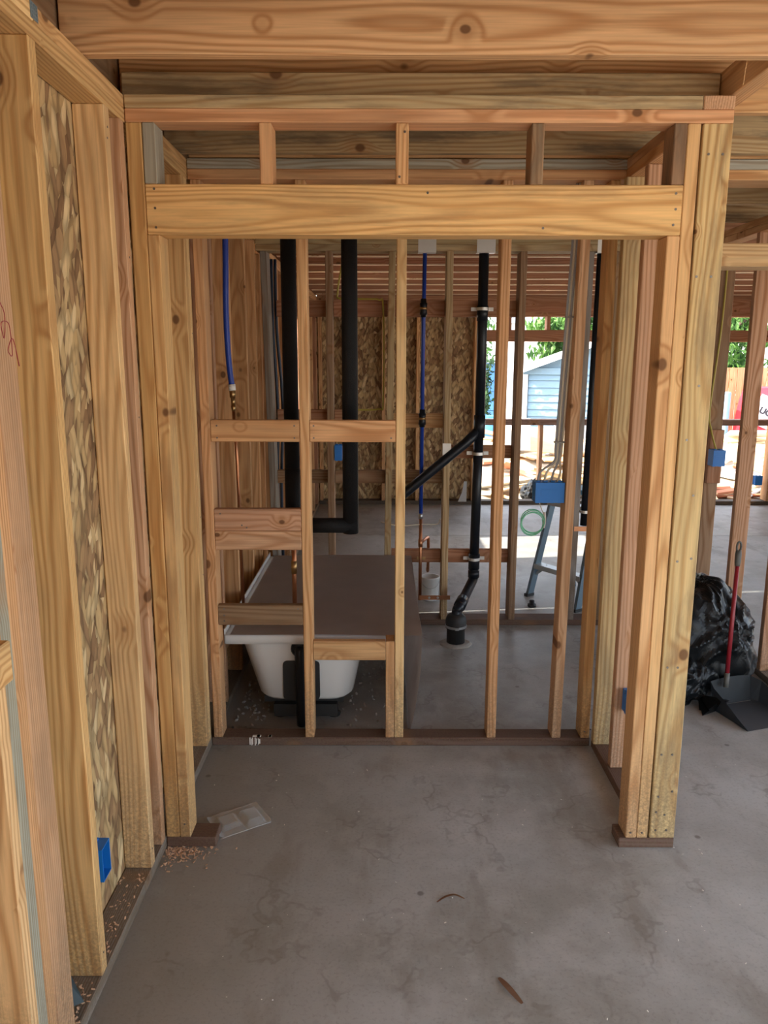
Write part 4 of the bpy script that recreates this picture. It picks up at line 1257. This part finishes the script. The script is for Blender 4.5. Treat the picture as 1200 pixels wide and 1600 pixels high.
# heap of scrap timber
tints = [(0.70, 0.52, 0.30), (0.62, 0.36, 0.18), (0.80, 0.70, 0.52), (0.45, 0.30, 0.18), (0.78, 0.74, 0.66), (0.55, 0.22, 0.12), (0.35, 0.33, 0.30), (0.72, 0.58, 0.36)]
shapes = {}
tn = ['tan', 'orange-brown', 'cream', 'dark brown', 'whitish', 'red-brown', 'grey', 'light tan']
for i in range(130):
    yy = rnd.uniform(9.75, 12.9)
    xx = rnd.uniform(1.45, 6.9)
    hmax = max(0.02, (yy - 9.7) * 0.24)
    zz = -0.13 + hmax * rnd.uniform(0.35, 1.0)
    L_, W_, T_ = rnd.choice((0.5, 0.8, 1.1, 1.5)), rnd.choice((0.09, 0.14, 0.24)), rnd.choice((0.02, 0.038))
    k = (L_, W_, T_)
    if k not in shapes:
        bm = bmesh.new(); bx(bm, -L_ / 2, L_ / 2, -W_ / 2, W_ / 2, -T_ / 2, T_ / 2); bevel(bm, 0.003)
        me = bpy.data.meshes.new('offcut'); bm.to_mesh(me); bm.free(); me.materials.append(M['scrap']); shapes[k] = me
    ob = bpy.data.objects.new('scrap_plank', shapes[k])
    C.objects.link(ob)
    tl = rnd.gauss(0, 0.14)
    ob.location = (xx, yy, max(zz, -0.155 + T_ / 2 + abs(math.sin(tl)) * L_ / 2))
    ob.rotation_euler = (rnd.uniform(-0.5, 0.5), tl, rnd.gauss(0, 0.7))
    ti = rnd.randrange(8)
    ob.color = (*tints[ti], 1)
    finish(ob, f"{tn[ti]} {'wide' if W_ > 0.2 else 'narrow' if W_ < 0.1 else 'middling'} {'short' if L_ < 0.7 else 'long' if L_ > 1 else 'half-length'} plank {'low' if zz < 0.1 else 'high'} in the {'left' if xx < 3.2 else 'middle' if xx < 5 else 'right'} of the timber heap", 'plank', 'scrap timber heap')
bm = bmesh.new()     # earth core of the heap
n_ = 24
g = [[bm.verts.new((1.3 + 5.8 * i / n_, 9.7 + 3.3 * j / n_, -0.17 + 0.20 * (3.3 * j / n_) * (1 if j < n_ else 0) * 0.9 + 0.05 * noise.noise((i * 0.6, j * 0.6, 2)))) for j in range(n_ + 1)] for i in range(n_ + 1)]
for i in range(n_):
    for j in range(n_):
        bm.faces.new((g[i][j], g[i + 1][j], g[i + 1][j + 1], g[i][j + 1]))
mk('rubble_heap', bm, 'soil', label='mound of pale rubble under the scrap timber outside the far wall', cat='rubble', kind='stuff')
def sheet(label, loc, sx, sz, rot, col, mat='scrap', name='plywood_sheet', cat='board'):
    bm = bmesh.new(); bx(bm, -sx / 2, sx / 2, -0.008, 0.008, -sz / 2, sz / 2); bevel(bm, 0.002)
    ob = mk(name, bm, mat, loc=loc, label=label, cat=cat)
    ob.rotation_euler = rot
    ob.color = (*col, 1)
sheet('broad tan plywood offcut standing in the timber heap, below the pale shed', (2.50, 11.6, 0.50), 0.85, 0.42, (R(-35), R(6), R(10)), (0.74, 0.60, 0.38))
sheet('sunlit white board standing in the timber heap, left of the plywood offcut', (1.95, 11.4, 0.62), 0.42, 0.50, (R(-25), 0, R(-8)), (0.85, 0.84, 0.80))
sheet('torn tan cardboard sheet in the heap at the right edge', (5.02, 10.6, 0.36), 0.55, 0.34, (R(-40), R(20), R(15)), (0.70, 0.54, 0.33), name='cardboard_sheet', cat='cardboard')
for lbl, loc, sx, sz, sd in (('crumpled black plastic bag at the foot of the timber heap, left of the switch box', (1.93, 9.62, -0.155), 0.20, 0.34, 21.0), ('black plastic bag in the timber heap seen beside the right-hand stud', (4.02, 9.9, -0.155), 0.22, 0.70, 31.0)):
    bm = bmesh.new()
    bmesh.ops.create_icosphere(bm, subdivisions=4, radius=1)
    for q in bm.verts:
        c = q.co.normalized()
        k = 1 + 0.25 * noise.noise(c * 1.7 + Vector((sd, 0, 0))) - 0.25 * abs(noise.noise(c * 4 + Vector((0, sd, 0))))
        q.co = (c.x * k * sx, c.y * k * sx, max(0.0, c.z * k * sz * 0.6 + sz * 0.5))
    mk('plastic_bag', bm, 'bag', loc=loc, label=lbl, cat='bag')

# trees
def tree(label, loc, h, cr, cz, nleaf, mat, ls, seed):
    rr = random.Random(seed)
    e = empty('tree', loc, 0, label, 'tree', 'trees beyond the site')
    tips = []
    bm = bmesh.new()
    sweep(bm, [(0, 0, 0), (0.05, 0.02, h * 0.5), (0.0, 0.05, cz)], [0.12] * 7 + [0.08] * 6, 8, True, 6)
    for k in range(9):
        a = rr.random() * 6.28
        tip = Vector((cr[0] * 0.8 * math.cos(a), cr[1] * 0.8 * math.sin(a), cz + cr[2] * rr.uniform(-0.6, 0.8)))
        sweep(bm, [(0, 0.02, cz * rr.uniform(0.5, 0.9)), tip * 0.5 + Vector((0, 0, cz * 0.45)), tip], 0.03, 5, True, 3)
        tips.append(tip)
    mk('trunk', bm, 'bark', e)
    verts, faces = [], []
    cl = [Vector((rr.gauss(0, 0.5) * cr[0], rr.gauss(0, 0.5) * cr[1], cz + rr.gauss(0, 0.5) * cr[2])) for _ in range(34)] + tips
    for i in range(nleaf):
        c = rr.choice(cl) + Vector((rr.gauss(0, 0.17) * cr[0], rr.gauss(0, 0.17) * cr[1], rr.gauss(0, 0.17) * cr[2]))
        if c.z < 0.1: continue
        m = Euler((rr.random() * 6, rr.random() * 6, rr.random() * 6)).to_matrix()
        s = ls * rr.uniform(0.6, 1.3)
        b0 = len(verts)
        for q in ((-1, 0, 0), (0, 0.4, 0.1), (1, 0, 0), (0, -0.4, 0.1)):
            verts.append(c + m @ (Vector(q) * s))
        faces.append((b0, b0 + 1, b0 + 2, b0 + 3))
    me = bpy.data.meshes.new('foliage')
    me.from_pydata(verts, [], faces)
    me.materials.append(M[mat])
    ob = bpy.data.objects.new('foliage', me)
    C.objects.link(ob)
    ob.parent = e
    ob['kind'] = 'stuff'
tree('tall leafy tree left of the blue outbuilding, dark near its foot', (1.95, 19.6, -0.16), 3.6, (0.75, 0.8, 1.3), 1.9, 3600, 'leafA', 0.085, 1)
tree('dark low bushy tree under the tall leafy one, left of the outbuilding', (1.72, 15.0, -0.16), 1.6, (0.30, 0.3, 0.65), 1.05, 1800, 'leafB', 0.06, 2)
tree('broad tree with drooping fronds behind the pale shed', (5.0, 20.0, -0.16), 3.0, (1.2, 0.8, 0.75), 2.3, 3200, 'leafA', 0.12, 3)
tree('bushy green tree behind the orange board fence at the right', (7.2, 18.0, -0.16), 3.4, (1.5, 1.0, 1.3), 2.2, 5200, 'leafA', 0.10, 4)
